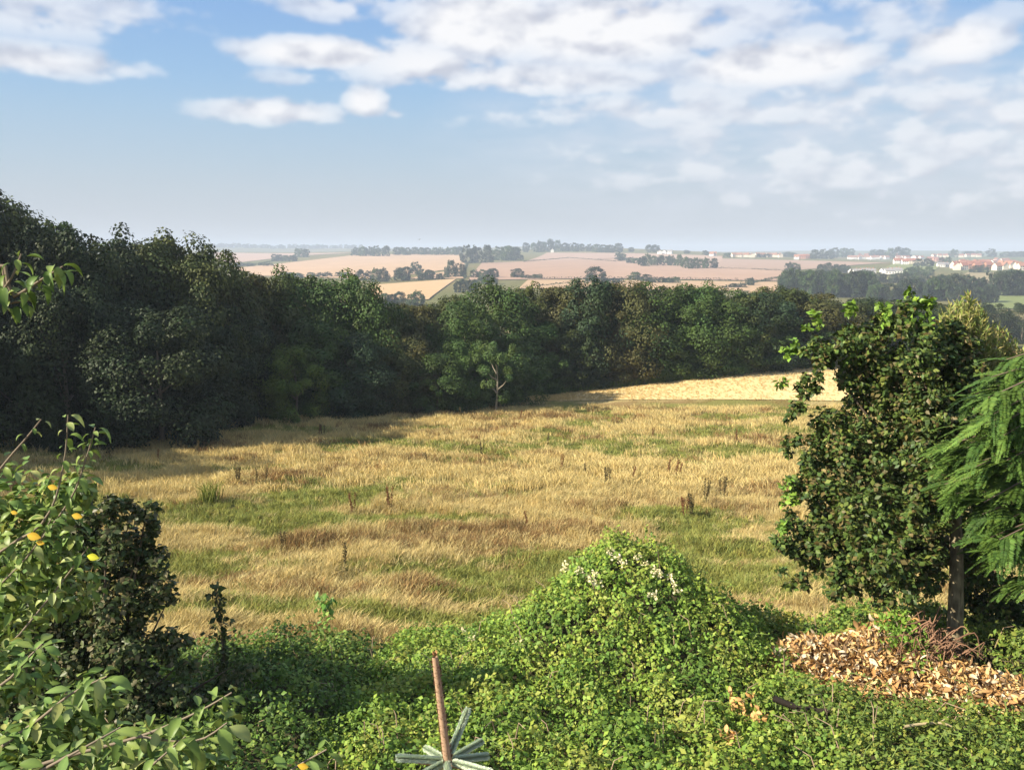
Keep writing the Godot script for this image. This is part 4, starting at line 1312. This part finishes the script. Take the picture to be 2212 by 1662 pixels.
func make_leaf_heap(D: float) -> void:
	rng.seed = 920
	var heap := func(x: float, d: float) -> float:
		var h := 0.58 * exp(-pow((x - 4.3) / 1.15, 2.0) - pow((d - 9.9) / 0.85, 2.0)) + 0.66 * exp(-pow((x - 5.15) / 0.7, 2.0) - pow((d - 10.5) / 0.6, 2.0)) + 0.32 * exp(-pow((x - 5.3) / 0.7, 2.0) - pow((d - 9.3) / 0.55, 2.0)) + 0.30 * exp(-pow((x - 5.9) / 0.7, 2.0) - pow((d - 8.8) / 0.5, 2.0)) + 0.3 * exp(-pow((x - 3.55) / 0.5, 2.0) - pow((d - 10.1) / 0.6, 2.0))
		return h
	var mid := Vector3(4.6, ground(4.6, 9.8), -9.8)
	var o := thing("leaf_heap", "heap of dry tan hedge cuttings and leaves beside the trunk", "leaf heap", mid)
	var body := Buf.new()
	var nx := 40
	for j in nx + 1:
		for k in nx + 1:
			var x := lerpf(2.6, 7.0, float(k) / nx)
			var d := lerpf(7.8, 11.8, float(j) / nx)
			body.v.append(Vector3(x, ground(x, d) + heap.call(x, d) - 0.06, -d) - mid)
			body.n.append(Vector3.UP); body.c.append(Color(1, 1, 1))
	for j in nx:
		for k in nx:
			var a := j * (nx + 1) + k
			body.i.append(a); body.i.append(a + nx + 1); body.i.append(a + nx + 2)
			body.i.append(a); body.i.append(a + nx + 2); body.i.append(a + 1)
	part("litter", body.mesh(), plain(Color(0.16, 0.105, 0.05)), o)
	var dry := [Color(0.48, 0.30, 0.12), Color(0.40, 0.235, 0.095), Color(0.58, 0.41, 0.20), Color(0.29, 0.17, 0.075), Color(0.50, 0.42, 0.30), Color(0.20, 0.13, 0.07)]
	var f := Buf.new()
	var variants := []
	for k in 5:
		var lb := Buf.new()
		lb.big_leaf(Vector3.ZERO, Vector3(1, 0, 0), Vector3.UP, 0.11, 0.055, Color(0.8, 0.8, 0.8), 0.2 + 0.35 * k, 0.2 + 0.12 * (k % 3))
		variants.append(lb.mesh())
	var singles := 0
	var tries := 0
	while tries < 22000:
		tries += 1
		var x := rng.randf_range(2.8, 6.8)
		var d := rng.randf_range(8.0, 11.4)
		var h: float = heap.call(x, d)
		if h < 0.16 and rng.randf() > h * 3.0 + 0.03:
			continue
		# a few green weeds grow through one side of the heap
		if exp(-pow((x - 4.95) / 0.28, 2.0) - pow((d - 9.95) / 0.45, 2.0)) > 0.5 and rng.randf() < 0.8:
			continue
		var p := Vector3(x, ground(x, d) + h + rng.randf_range(-0.05, 0.09), -d) - mid
		var nn := (Vector3.UP * 0.5 + ball()).normalized()
		var dd := ball()
		dd = (dd - nn * dd.dot(nn)).normalized()
		var col: Color = dry[rng.randi() % 6]
		var l := rng.randf_range(0.03, 0.15)
		if singles < 290 and h > 0.2 and rng.randf() < 0.12:
			singles += 1
			var lf := part("dry_leaf", variants[singles % 5], foliage(Color(col.r / 0.8, col.g / 0.8, col.b / 0.8), 0.3, 0.7), o)
			var sd := dd.cross(nn).normalized()
			lf.transform = Transform3D(Basis(dd, nn, dd.cross(nn)).scaled(Vector3.ONE * l / 0.1), p + Vector3(0, 0.05, 0))
		else:
			col = shade_of(col, 0.25, 0.05)
			f.big_leaf(p, dd, nn, l, l * rng.randf_range(0.22, 0.45), Color(minf(col.r / 0.7, 1), minf(col.g / 0.7, 1), minf(col.b / 0.7, 1)), rng.randf_range(0.1, 1.4), rng.randf_range(0.1, 0.8))
	part("loose_leaves", f.mesh(), foliage(Color(0.7, 0.7, 0.7), 0.3, 0.7), o, true)
	# weeds through the heap
	var wd := thing("weed_clump", "fresh green weeds growing through the dry leaf heap", "weeds", Vector3(4.95, ground(4.95, 9.95) + 0.2, -9.95))
	f = Buf.new()
	for k in 900:
		var x := 4.95 + rng.randfn(0.0, 0.16)
		var d := 9.95 + rng.randfn(0.0, 0.30)
		var p := Vector3(x, ground(x, d) + heap.call(x, d) + rng.randf_range(0.0, 0.16), -d) - wd.position
		var col := shade_of(Color(0.16, 0.27, 0.045), 0.25)
		f.leaf(p, (ball() + Vector3.UP * 0.5).normalized(), (ball() + Vector3.UP).normalized(), rng.randf_range(0.05, 0.09), 0.04, Color(col.r / 0.4, col.g / 0.4, col.b / 0.4))
	var wl := part("leaves", f.mesh(), foliage(Color(0.4, 0.4, 0.4), 0.4), wd, true)
	# brushwood bundle against the trunk
	var bp := at(1985, 1400, 10.0) - Vector3(0, 0.3, 0)
	var br := Buf.new()
	for k in 220:
		var a := rng.randf_range(-0.5, 0.5)
		var s := bp + Vector3(rng.randf_range(-0.30, 0.32), rng.randf_range(0.05, 0.5), rng.randf_range(-0.2, 0.55))
		var tipp := s + Vector3(rng.randf_range(-0.35, 0.35), rng.randf_range(-0.45, 0.35), rng.randf_range(0.0, 0.35))
		var md := s.lerp(tipp, 0.5) + Vector3(a * 0.25, rng.randf_range(0.08, 0.28), 0.05)
		var g := rng.randf_range(0.5, 1.0)
		limb(br, [s, md, tipp], bp, rng.randf_range(0.008, 0.015), 0.004, 4, Color(g, g * 0.95, g * 0.9))
	var bw := part("brushwood", br.mesh(), plain(Color(0.27, 0.165, 0.11)), self)
	bw.position = bp
	tag(bw, "bundle of reddish brown twigs leaning by the trunk", "brushwood")
	# a dark board end under the heap's front
	var bd := Buf.new()
	var e := on_leaves(1735, 1492) + Vector3(0, -0.07, 0)
	var bq := [Vector3(-0.32, 0.02, 0.05), Vector3(-0.1, -0.06, 0.08), Vector3(0.16, -0.1, 0.1), Vector3(0.3, -0.07, 0.1)]
	limb(bd, bq, Vector3.ZERO, 0.035, 0.03, 6)
	var bo := part("fallen_branch", bd.mesh(), plain(Color(0.035, 0.028, 0.022)), self)
	bo.position = e
	tag(bo, "short dark rotten branch under the front of the leaf heap", "branch")
	# pale stick lying on the ivy
	var sk := Buf.new()
	limb(sk, [Vector3(-0.36, 0.02, 0.05), Vector3(-0.1, 0.03, 0), Vector3(0.15, 0.05, 0.02), Vector3(0.32, -0.02, 0.06)], Vector3.ZERO, 0.022, 0.013, 6)
	limb(sk, [Vector3(0.1, 0.04, 0.01), Vector3(0.28, 0.07, -0.1)], Vector3.ZERO, 0.014, 0.006, 5)
	var so := part("bleached_stick", sk.mesh(), plain(Color(0.40, 0.33, 0.19)), self)
	so.position = on_leaves(2010, 1555) - Vector3(0, 0.06, 0)
	so.scale = Vector3.ONE * 0.75
	tag(so, "pale bleached stick lying on the ivy bank", "stick")
	# withered sprigs caught on the green bank
	for q in [[1603, 1512, 9.0, 26, "withered orange leaf spray caught on the green mound"], [1635, 1545, 8.8, 12, "small withered sprig below the orange leaf spray"], [1575, 1590, 8.5, 14, "faded brown sprig low on the green mound"], [1650, 1340, 10.9, 16, "brownish dead sprig at the mound's shoulder"]]:
		var pos := on_leaves(q[0], q[1])
		var wb := Buf.new()
		for k in q[3]:
			var dd := (ball() + Vector3(0, -0.3, 0.2)).normalized()
			var col := shade_of(Color(0.56, 0.30, 0.12), 0.25, 0.08)
			wb.big_leaf(ball() * 0.08 * (q[3] / 16.0), dd, (ball() + Vector3(-0.5, 0.5, 0.5)).normalized(), rng.randf_range(0.06, 0.11), 0.045, Color(minf(col.r / 0.6, 1), col.g / 0.6, col.b / 0.6), rng.randf_range(0.3, 1.2), 0.4)
		limb(wb, [Vector3(-0.1, -0.12, -0.1), Vector3.ZERO, Vector3(0.08, 0.06, 0.03)], Vector3.ZERO, 0.006, 0.003, 4, Color(0.4, 0.25, 0.12))
		var wo := part("dead_sprig", wb.mesh(), foliage(Color(0.6, 0.6, 0.6), 0.35, 0.7), self)
		wo.position = pos
		tag(wo, q[4], "dead leaves")


# ---------------------------------------------------------------- apple tree, dark shrub, spruce
func make_apple() -> void:
	rng.seed = 930
	var foot := Vector3(-2.55, ground(-2.55, 2.5), -2.5)
	var o := thing("apple_tree", "apple tree with large pale edged leaves, some turned yellow", "tree", foot)
	var b := Buf.new()
	limb(b, [foot - Vector3(0, 0.2, 0), foot + Vector3(0.05, 1.0, 0), foot + Vector3(0.0, 2.0, -0.1), foot + Vector3(0.1, 3.2, 0.1), at(-330, 700, 2.3)], foot, 0.12, 0.03, 10)
	var variants := []
	for k in 6:
		var lb := Buf.new()
		lb.big_leaf(Vector3.ZERO, Vector3(1, 0, 0), Vector3.UP, 0.085, [0.036, 0.042, 0.033, 0.041, 0.036, 0.044][k], Color(0.72, 0.72, 0.72), 0.3 + 0.34 * k, 0.3 + 0.16 * ((k * 2) % 5))
		variants.append(lb.mesh())
	var greens := [Color(0.13, 0.20, 0.05), Color(0.17, 0.235, 0.065), Color(0.15, 0.225, 0.06), Color(0.085, 0.145, 0.038), Color(0.25, 0.30, 0.11)]
	var f := Buf.new()
	var state := [0]
	var put := func(p: Vector3, d: Vector3, nn: Vector3, l: float, col: Color, single: bool) -> void:
		if single and state[0] < 295:
			state[0] += 1
			var lf := part("leaf", variants[state[0] % 6], foliage(Color(col.r / 0.72, col.g / 0.72, col.b / 0.72), 0.45, 0.42), o)
			var dd := (d - nn * d.dot(nn)).normalized()
			lf.transform = Transform3D(Basis(dd, nn, dd.cross(nn)).scaled(Vector3.ONE * l / 0.085), p - foot)
		else:
			var c2 := shade_of(col, 0.2)
			var dd := (d - nn * d.dot(nn)).normalized()
			f.big_leaf(p - foot, dd, nn, l, l * 0.45, Color(minf(c2.r / 0.4, 1), minf(c2.g / 0.4, 1), minf(c2.b / 0.4, 1)), rng.randf_range(0.1, 1.1), rng.randf_range(0.1, 0.5))
	# twigs that can be made out: points (pixel, depth), leaves, leaf length
	var hub := foot + Vector3(0.05, 2.6, 0.0)
	var twigs := [
		[[[-330, 700, 2.3], [-80, 690, 2.15], [10, 620, 2.1], [45, 548, 2.1]], 26, 0.055], [[[-80, 690, 2.15], [30, 640, 2.1], [95, 600, 2.1], [135, 575, 2.1]], 30, 0.055], [[[-80, 690, 2.15], [20, 655, 2.12], [60, 650, 2.12]], 14, 0.055],
		[[[-300, 1150, 2.5], [-60, 1060, 2.5], [30, 975, 2.5], [88, 905, 2.5]], 18, 0.042],
		[[[-60, 1250, 2.9], [90, 1130, 2.9], [135, 1010, 2.9], [146, 895, 2.9]], 30, 0.055], [[[60, 1200, 2.9], [150, 1080, 2.9], [185, 990, 2.9], [205, 922, 2.9]], 34, 0.06],
		[[[-260, 1500, 2.6], [-20, 1420, 2.8], [90, 1310, 2.9], [190, 1180, 2.9]], 34, 0.068], [[[-40, 1300, 2.9], [60, 1200, 2.9], [110, 1120, 2.85]], 26, 0.068],
		[[[-120, 1720, 2.1], [120, 1640, 2.1], [300, 1590, 2.1], [420, 1540, 2.1], [500, 1495, 2.1]], 34, 0.075], [[[300, 1590, 2.1], [420, 1600, 2.05], [490, 1560, 2.05]], 14, 0.09], [[[200, 1760, 2.0], [330, 1650, 2.0], [400, 1590, 2.05]], 24, 0.075],
		[[[-120, 1680, 2.2], [60, 1570, 2.2], [150, 1500, 2.2], [230, 1460, 2.2]], 34, 0.075], [[[-160, 1560, 2.3], [0, 1480, 2.3], [60, 1420, 2.3], [90, 1390, 2.3]], 22, 0.075], [[[-60, 1760, 2.0], [60, 1680, 2.0], [170, 1620, 2.0], [260, 1570, 2.05]], 34, 0.075],
		[[[420, 1800, 2.0], [560, 1710, 2.1], [640, 1655, 2.1], [705, 1618, 2.1]], 9, 0.07],
	]
	for tw in twigs:
		var pts := []
		for q in tw[0]:
			pts.append(at(q[0], q[1], q[2]))
		var path := [hub] if tw[0][0][0] < -50 else []
		path.append_array(pts)
		limb(b, path, foot, 0.007 if tw[0][0][0] < -50 else 0.004, 0.002, 6)
		var tipdir: Vector3 = (pts[-1] - pts[-2]).normalized()
		var n: int = tw[1]
		for k in n:
			var t: float = 1.0 - pow(float(k) / n, 1.15)
			var tt := t * (pts.size() - 1)
			var j := mini(int(tt), pts.size() - 2)
			var p: Vector3 = (pts[j] as Vector3).lerp(pts[j + 1], tt - j)
			var axis: Vector3 = (pts[j + 1] - pts[j]).normalized()
			var a := k * 2.4 + rng.randf_range(-0.4, 0.4)
			var side := axis.cross(Vector3(0.2, 0.3, 1.0)).normalized()
			var sd := side * cos(a) + axis.cross(side) * sin(a)
			var d := (axis * (0.9 if k < 4 else 0.35) + sd * 0.9 + Vector3(0, -0.15, 0)).normalized()
			var nn := (Vector3.UP * 0.9 + axis * 0.5 + Vector3(-0.3, 0, 0.25) + ball() * 0.4).normalized()
			var col: Color = greens[rng.randi() % 5]
			put.call(p + sd * 0.012, d, nn, tw[2] * rng.randf_range(0.45, 0.95), col, true)
	# the leaf mass of the crown
	for q in [[90, 1160, 100, 3.05, 150], [40, 1080, 90, 3.1, 110], [150, 1060, 60, 3.05, 70], [20, 1280, 120, 3.1, 170], [140, 1260, 80, 3.15, 90], [110, 1600, 110, 2.35, 150], [300, 1660, 110, 2.25, 150], [40, 1660, 120, 2.2, 150], [190, 1520, 70, 2.5, 60], [430, 1660, 60, 2.2, 50], [20, 1450, 90, 2.7, 90], [-160, 1400, 120, 3.2, 120], [-160, 1750, 160, 2.6, 160]]:
		var c := at(q[0], q[1], q[3])
		var r: float = q[2] * q[3] / FOCAL
		for k in int(q[4] * 2.6):
			var dir := ball()
			var p := c + dir * r * pow(rng.randf(), 0.4)
			var nn := (Vector3.UP * 0.6 + dir * 0.4 + ball() * 0.6).normalized()
			put.call(p, (ball() + dir * 0.5 - Vector3(0, 0.3, 0)).normalized(), nn, rng.randf_range(0.035, 0.066), greens[rng.randi() % 5], q[0] > -50 and q[2] < 115 and k % 9 == 0)
	# leaves turned yellow
	for q in [[75, 1155, 2.85, 0.10], [120, 1050, 2.8, 0.07], [172, 1112, 2.8, 0.075], [205, 1200, 2.8, 0.085], [40, 1105, 2.85, 0.05], [660, 1652, 2.1, 0.06], [95, 1170, 2.85, 0.06]]:
		var yl := part("yellow_leaf", variants[0], foliage(Color(0.78, 0.52, 0.06) if q[0] != 205 else Color(0.72, 0.72, 0.06), 0.4, 0.6), o)
		var yd := Vector3(1, -0.15, 0.15).normalized()
		var yn := Vector3(-0.3, 0.35, 0.9)
		yn = (yn - yd * yn.dot(yd)).normalized()
		yl.transform = Transform3D(Basis(yd, yn, yd.cross(yn) * 1.35).scaled(Vector3.ONE * q[3] * 0.5 / 0.085), at(q[0] - 18, q[1], q[2] - 0.12) - foot)
		yl.set_meta("label", "leaf turned yellow")
	part("branches", b.mesh(), plain(Color(0.20, 0.165, 0.12)), o)
	part("crown", f.mesh(), foliage(Color(0.4, 0.4, 0.4), 0.45, 0.4), o, true)

	# the dark small leaved shrub between the apple tree and the meadow
	rng.seed = 940
	var sf := at(210, 1500, 8.0)
	sf.y = ground(sf.x, 8.0)
	o = thing("dark_shrub", "dark small leaved shrub between the apple tree and meadow", "bush", sf)
	b = Buf.new()
	f = Buf.new()
	for q in [[320, 1080], [300, 1180], [230, 1120], [360, 1300], [390, 1430], [140, 1200], [60, 1250], [280, 1350], [200, 1300], [500, 1440]]:
		var tip := at(q[0], q[1], 8.1)
		limb(b, [sf - Vector3(0, 0.1, 0), sf.lerp(tip, 0.5) + Vector3(rng.randf_range(-0.1, 0.1), 0, rng.randf_range(-0.15, 0.15)), tip], sf, 0.03, 0.004, 6)
	var darks := [Color(0.045, 0.07, 0.025), Color(0.06, 0.085, 0.03), Color(0.08, 0.10, 0.04), Color(0.14, 0.13, 0.07)]
	leafy(f, [[-40, 1200, 110, 8.4], [-160, 1150, 120, 8.6], [-260, 1250, 150, 8.6], [-120, 1380, 150, 8.5], [60, 1180, 90, 8.3], [255, 1115, 55, 8.0], [210, 1090, 45, 8.1], [150, 1180, 80, 8.2], [330, 1095, 22, 8.0], [318, 1130, 40, 8.1], [280, 1190, 70, 8.1], [345, 1220, 30, 8.0], [215, 1200, 70, 8.2], [330, 1290, 65, 8.1], [240, 1310, 95, 8.1], [140, 1290, 100, 8.3], [365, 1380, 50, 8.0], [295, 1420, 90, 8.0], [190, 1430, 110, 8.1], [395, 1440, 30, 8.0], [60, 1400, 120, 8.2], [330, 1520, 90, 7.9], [220, 1560, 110, 7.9], [90, 1560, 130, 8.0], [400, 1540, 60, 8.0], [460, 1600, 80, 8.1], [330, 1660, 110, 7.9], [180, 1700, 140, 8.0], [30, 1700, 140, 8.0], [-60, 1500, 150, 8.2], [-60, 1300, 120, 8.3], [300, 1820, 160, 8.0], [100, 1850, 160, 8.0], [480, 1500, 34, 8.3], [540, 1440, 20, 8.4], [500, 1450, 30, 8.4]], sf, 13000.0, 0.066, darks)
	part("stems", b.mesh(), plain(Color(0.09, 0.07, 0.05)), o)
	part("foliage", f.mesh(), foliage(Color(0.4, 0.4, 0.4), 0.3, 0.42), o, true)

	# the sapling sprig beside it
	var pf := at(478, 1440, 8.6)
	pf.y = ground(pf.x, 8.6)
	o = thing("dark_sapling", "slender dark leaved sapling rising against the dry meadow", "sapling", pf)
	b = Buf.new()
	f = Buf.new()
	var line := [pf, at(490, 1560, 8.6), at(482, 1420, 8.6), at(470, 1262, 8.6)]
	limb(b, line, pf, 0.016, 0.003, 6)
	for k in 95:
		var t := rng.randf()
		var p := at(lerpf(490, 466, t) + rng.randfn(0.0, 1.0) * lerpf(22, 5, t), lerpf(1470, 1262, t), 8.6 + rng.randf_range(-0.08, 0.08))
		var axis := at(lerpf(490, 466, t), lerpf(1490, 1275, t), 8.6)
		b.tube(PackedVector3Array([axis - pf, p - pf]), PackedFloat32Array([0.003, 0.0015]), 4, Color(1, 1, 1))
		for j in 2:
			var col := shade_of(darks[rng.randi() % 3], 0.3)
			var l := rng.randf_range(0.05, 0.09)
			f.leaf(p - pf, (ball() + Vector3(0, -0.2, 0)).normalized(), (ball() + Vector3.UP * 0.4).normalized(), l, l * 0.72, Color(col.r / 0.4, col.g / 0.4, col.b / 0.4))
	part("stem", b.mesh(), plain(Color(0.09, 0.07, 0.05)), o)
	part("foliage", f.mesh(), foliage(Color(0.4, 0.4, 0.4), 0.3, 0.42), o, true)

func needles(f: Buf, p0: Vector3, p1: Vector3, count: int, length: float, col: Color) -> void:
	var ax := (p1 - p0).normalized()
	for k in count:
		var t := rng.randf()
		var a := ball()
		a = (a - ax * a.dot(ax)).normalized()
		var d := (a * 1.0 + ax * 0.75).normalized()
		var c := shade_of(col, 0.22, 0.06)
		var l := length * rng.randf_range(0.8, 1.15) * (1.0 if t < 0.93 else 0.75)
		f.leaf(p0.lerp(p1, t), d, a.cross(ax), l, 0.0042, c)

func make_spruce() -> void:
	rng.seed = 950
	var D := 2.2
	var collar := at(966, 1642, D)
	var tip := at(939, 1418, D + 0.03)
	var foot := Vector3(collar.x + 0.03, ground(collar.x, D), -D)
	var o := thing("blue_spruce", "top of a young blue spruce with bare orange leader", "tree", foot)
	var b := Buf.new()
	limb(b, [foot - Vector3(0, 0.1, 0), foot.lerp(collar, 0.5), collar], foot, 0.04, 0.0118, 10)
	part("trunk", b.mesh(), plain(Color(0.16, 0.11, 0.075)), o)
	b = Buf.new()
	limb(b, [collar, collar.lerp(tip, 0.3), collar.lerp(tip, 0.7), tip], foot, 0.0118, 0.0085, 10)
	# scale scars and buds along the leader
	for k in 420:
		var t := rng.randf_range(0.02, 0.97)
		var a := rng.randf() * TAU
		var r := lerpf(0.0112, 0.0082, t)
		var p := collar.lerp(tip, t) - foot + Vector3(cos(a), 0, sin(a)) * r
		b.leaf(p, (Vector3(cos(a), 0.9, sin(a))).normalized(), Vector3(cos(a), 0.3, sin(a)).normalized(), 0.008, 0.005, Color(0.9, 0.85, 0.8) if rng.randf() < 0.5 else Color(0.45, 0.35, 0.3))
	for k in 5:
		var a := k * TAU / 5.0
		b.leaf(tip - foot, Vector3(cos(a) * 0.45, 1.0, sin(a) * 0.45).normalized(), Vector3(cos(a), 0.2, sin(a)), 0.02, 0.012, Color(1.0, 0.85, 0.6))
	part("leader", b.mesh(), plain(Color(0.36, 0.24, 0.155), 0.95), o)
	var blue := Color(0.58, 0.66, 0.53)
	# shoots of the top whorl: pixel of the tip, depth
	var shoots := [[1010, 1532, D + 0.08, 0.012], [858, 1636, D - 0.05, 0.0], [918, 1615, D + 0.18, 0.0], [1052, 1632, D + 0.05, 0.0], [1040, 1600, D + 0.16, 0.0], [968, 1690, D - 0.2, 0.0], [1060, 1668, D - 0.12, 0.0], [880, 1690, D - 0.14, 0.0]]
	for s in shoots:
		var e := at(s[0], s[1], s[2])
		var tw := Buf.new()
		limb(tw, [collar - Vector3(0, 0.01, 0), collar.lerp(e, 0.5) - Vector3(0, 0.012, 0), e], foot, 0.006, 0.003, 6)
		var sh := part("shoot", tw.mesh(), plain(Color(0.36, 0.22, 0.12)), o)
		var f := Buf.new()
		needles(f, collar.lerp(e, 0.12) - foot, e - foot, 2400, 0.0145, blue)
		part("needles", f.mesh(), foliage(Color(1, 1, 1), 0.3, 0.6), sh, true)
	# the lower whorls, down to the ground
	for w in 5:
		var y := collar.y - 0.42 * (w + 1)
		if y < foot.y + 0.3:
			break
		var c := Vector3(lerpf(collar.x, foot.x, 0.2 * w), y, collar.z)
		for k in 7:
			var a := TAU * (k + rng.randf() * 0.5) / 7.0 + w
			var L := 0.35 + 0.16 * w
			var e := c + Vector3(cos(a) * L, 0.10, sin(a) * L)
			var tw := Buf.new()
			limb(tw, [c, c.lerp(e, 0.5), e], foot, 0.009, 0.003, 5)
			var br := part("branch", tw.mesh(), plain(Color(0.22, 0.14, 0.09)), o)
			var f := Buf.new()
			needles(f, c.lerp(e, 0.1) - foot, e - foot, 500, 0.02, blue)
			for j in 4:
				var q := c.lerp(e, 0.35 + 0.14 * j)
				var sd := (e - c).normalized().cross(Vector3.UP) * (1.0 if j % 2 == 0 else -1.0)
				needles(f, q - foot, q + ((e - c).normalized() + sd).normalized() * L * 0.35 - foot, 200, 0.02, blue)
			part("needles", f.mesh(), foliage(Color(1, 1, 1), 0.2, 0.5), br, true)


# ---------------------------------------------------------------- weeds and birds
func make_weeds() -> void:
	rng.seed = 960
	# dry dock stalks
	var stalks := []
	for v in 3:
		var b := Buf.new()
		for s in 2 + v:
			var ln := Vector3(rng.randf_range(-0.2, 0.2), 0, rng.randf_range(-0.2, 0.2))
			var h := rng.randf_range(0.75, 1.0)
			var p0 := Vector3(rng.randf_range(-0.05, 0.05), -0.05, rng.randf_range(-0.05, 0.05))
			var p1 := p0 + ln + Vector3(0, h, 0)
			b.tube(PackedVector3Array([p0, p0.lerp(p1, 0.5) + ln * 0.1, p1]), PackedFloat32Array([0.012, 0.010, 0.005]), 5, Color(0.8, 0.8, 0.8))
			for k in 60:
				var t := rng.randf_range(0.42, 1.0)
				var p := p0.lerp(p1, t) + ball() * 0.035
				b.leaf(p, (ball() + Vector3.UP).normalized(), ball(), 0.05, 0.03, Color(1, 0.95, 0.9) * rng.randf_range(0.7, 1.0))
			for k in 5:
				var p := p0.lerp(p1, rng.randf_range(0.05, 0.4))
				b.leaf(p, (ball() + Vector3(0, -0.2, 0)).normalized(), (ball() + Vector3.UP).normalized(), 0.16, 0.05, Color(0.9, 1.0, 0.7))
		stalks.append(b.mesh())
	var rusty := foliage(Color(0.20, 0.095, 0.045), 0.15, 0.8)
	var dusky := foliage(Color(0.12, 0.10, 0.045), 0.15, 0.8)
	for q in [[926, 1006, 1], [512, 1052, 1], [557, 1052, 1], [570, 1050, 1], [1478, 1118, 0], [1496, 1118, 1], [1522, 1092, 1], [1452, 1036, 0], [1440, 1032, 0], [1462, 1034, 0], [1266, 1032, 1], [762, 1112, 0], [841, 1104, 0], [685, 946, 0], [697, 946, 1], [1040, 988, 1], [1212, 1015, 0], [1310, 1053, 1], [1360, 1045, 0], [1560, 1080, 1], [745, 1245, 1], [1145, 1145, 0], [1590, 960, 0], [1410, 945, 0], [1180, 965, 1], [620, 905, 1], [420, 985, 1], [340, 1000, 0], [610, 1190, 1], [1120, 910, 0], [1000, 905, 1]]:
		var p := hit(q[0], q[1])
		var o := part("dock_plant", stalks[rng.randi() % 3], rusty if q[2] == 0 else dusky, self)
		o.position = p
		o.rotation.y = rng.randf() * TAU
		o.scale = Vector3.ONE * rng.randf_range(0.8, 1.25)
		tag(o, "rusty red dock stalk gone to seed in the meadow" if q[2] == 0 else "dark brown dead dock stalk in the meadow", "weed", "rusty dock stalks" if q[2] == 0 else "dark dock stalks")
	# the reedy green tuft
	var tf := tuft_mesh(970, 150, 0.30, 1.05, 0.02, 0.55)
	var rp := hit(452, 1085)
	var ro := part("sedge_tuft", tf, foliage(Color(0.20, 0.235, 0.05), 0.4, 0.6), self)
	ro.position = rp
	ro.scale = Vector3(1.3, 1, 1.3)
	tag(ro, "tall green sedge tuft alone in the dry meadow", "grass tuft")
	# the leafy weed at the near edge of the meadow
	rng.seed = 971
	var wp := hit(702, 1415)
	wp.y -= 0.05
	var wo := thing("tall_weed", "tall green leafy weed at the near edge of the meadow", "weed", wp)
	var b := Buf.new()
	var D := -wp.z
	limb(b, [wp, at(698, 1360, D), at(702, 1300, D)], wp, 0.012, 0.005, 6)
	part("stem", b.mesh(), plain(Color(0.16, 0.2, 0.06)), wo)
	var f := Buf.new()
	for k in 70:
		var t := rng.randf()
		var p := at(700 + rng.randfn(0.0, 9.0), lerpf(1370, 1292, sqrt(t)), D + rng.randf_range(-0.15, 0.15))
		var col := shade_of([Color(0.10, 0.22, 0.04), Color(0.14, 0.28, 0.06), Color(0.22, 0.34, 0.10)][rng.randi() % 3], 0.2)
		f.leaf(p - wp, (ball() + Vector3(0, -0.1, 0)).normalized(), (ball() * 0.6 + Vector3.UP).normalized(), rng.randf_range(0.08, 0.16), 0.07, Color(col.r / 0.4, col.g / 0.4, col.b / 0.4))
	part("leaves", f.mesh(), foliage(Color(0.4, 0.4, 0.4), 0.4), wo, true)

func make_birds() -> void:
	var b := Buf.new()
	b.tube(PackedVector3Array([Vector3(0, 0, -0.26), Vector3(0, 0.01, -0.18), Vector3(0, 0, 0), Vector3(0, 0, 0.2), Vector3(0, 0, 0.42)]), PackedFloat32Array([0.015, 0.055, 0.075, 0.05, 0.01]), 8, Color(1, 1, 1))
	var w := Buf.new()
	for s in [-1.0, 1.0]:
		var pts := [Vector3(0.05 * s, 0.03, -0.10), Vector3(0.30 * s, 0.13, -0.16), Vector3(0.62 * s, 0.16, -0.05), Vector3(0.58 * s, 0.155, 0.06), Vector3(0.28 * s, 0.12, 0.10), Vector3(0.05 * s, 0.03, 0.12)]
		for k in range(1, 5):
			w.tri(pts[0], pts[k], pts[k + 1], Vector3.UP, Color(1, 1, 1))
	for q in [[905, 517, 280.0, "dark bird gliding low over the far ridge"], [1035, 305, 420.0, "tiny dark bird high against the blue sky"]]:
		var o := thing("bird", q[3], "bird", at(q[0], q[1], q[2]), "")
		o.rotation = Vector3(0.1, 0.7, 0.15)
		part("body", b.mesh(), plain(Color(0.06, 0.05, 0.04)), o)
		part("wings", w.mesh(), plain(Color(0.05, 0.045, 0.04)), o)
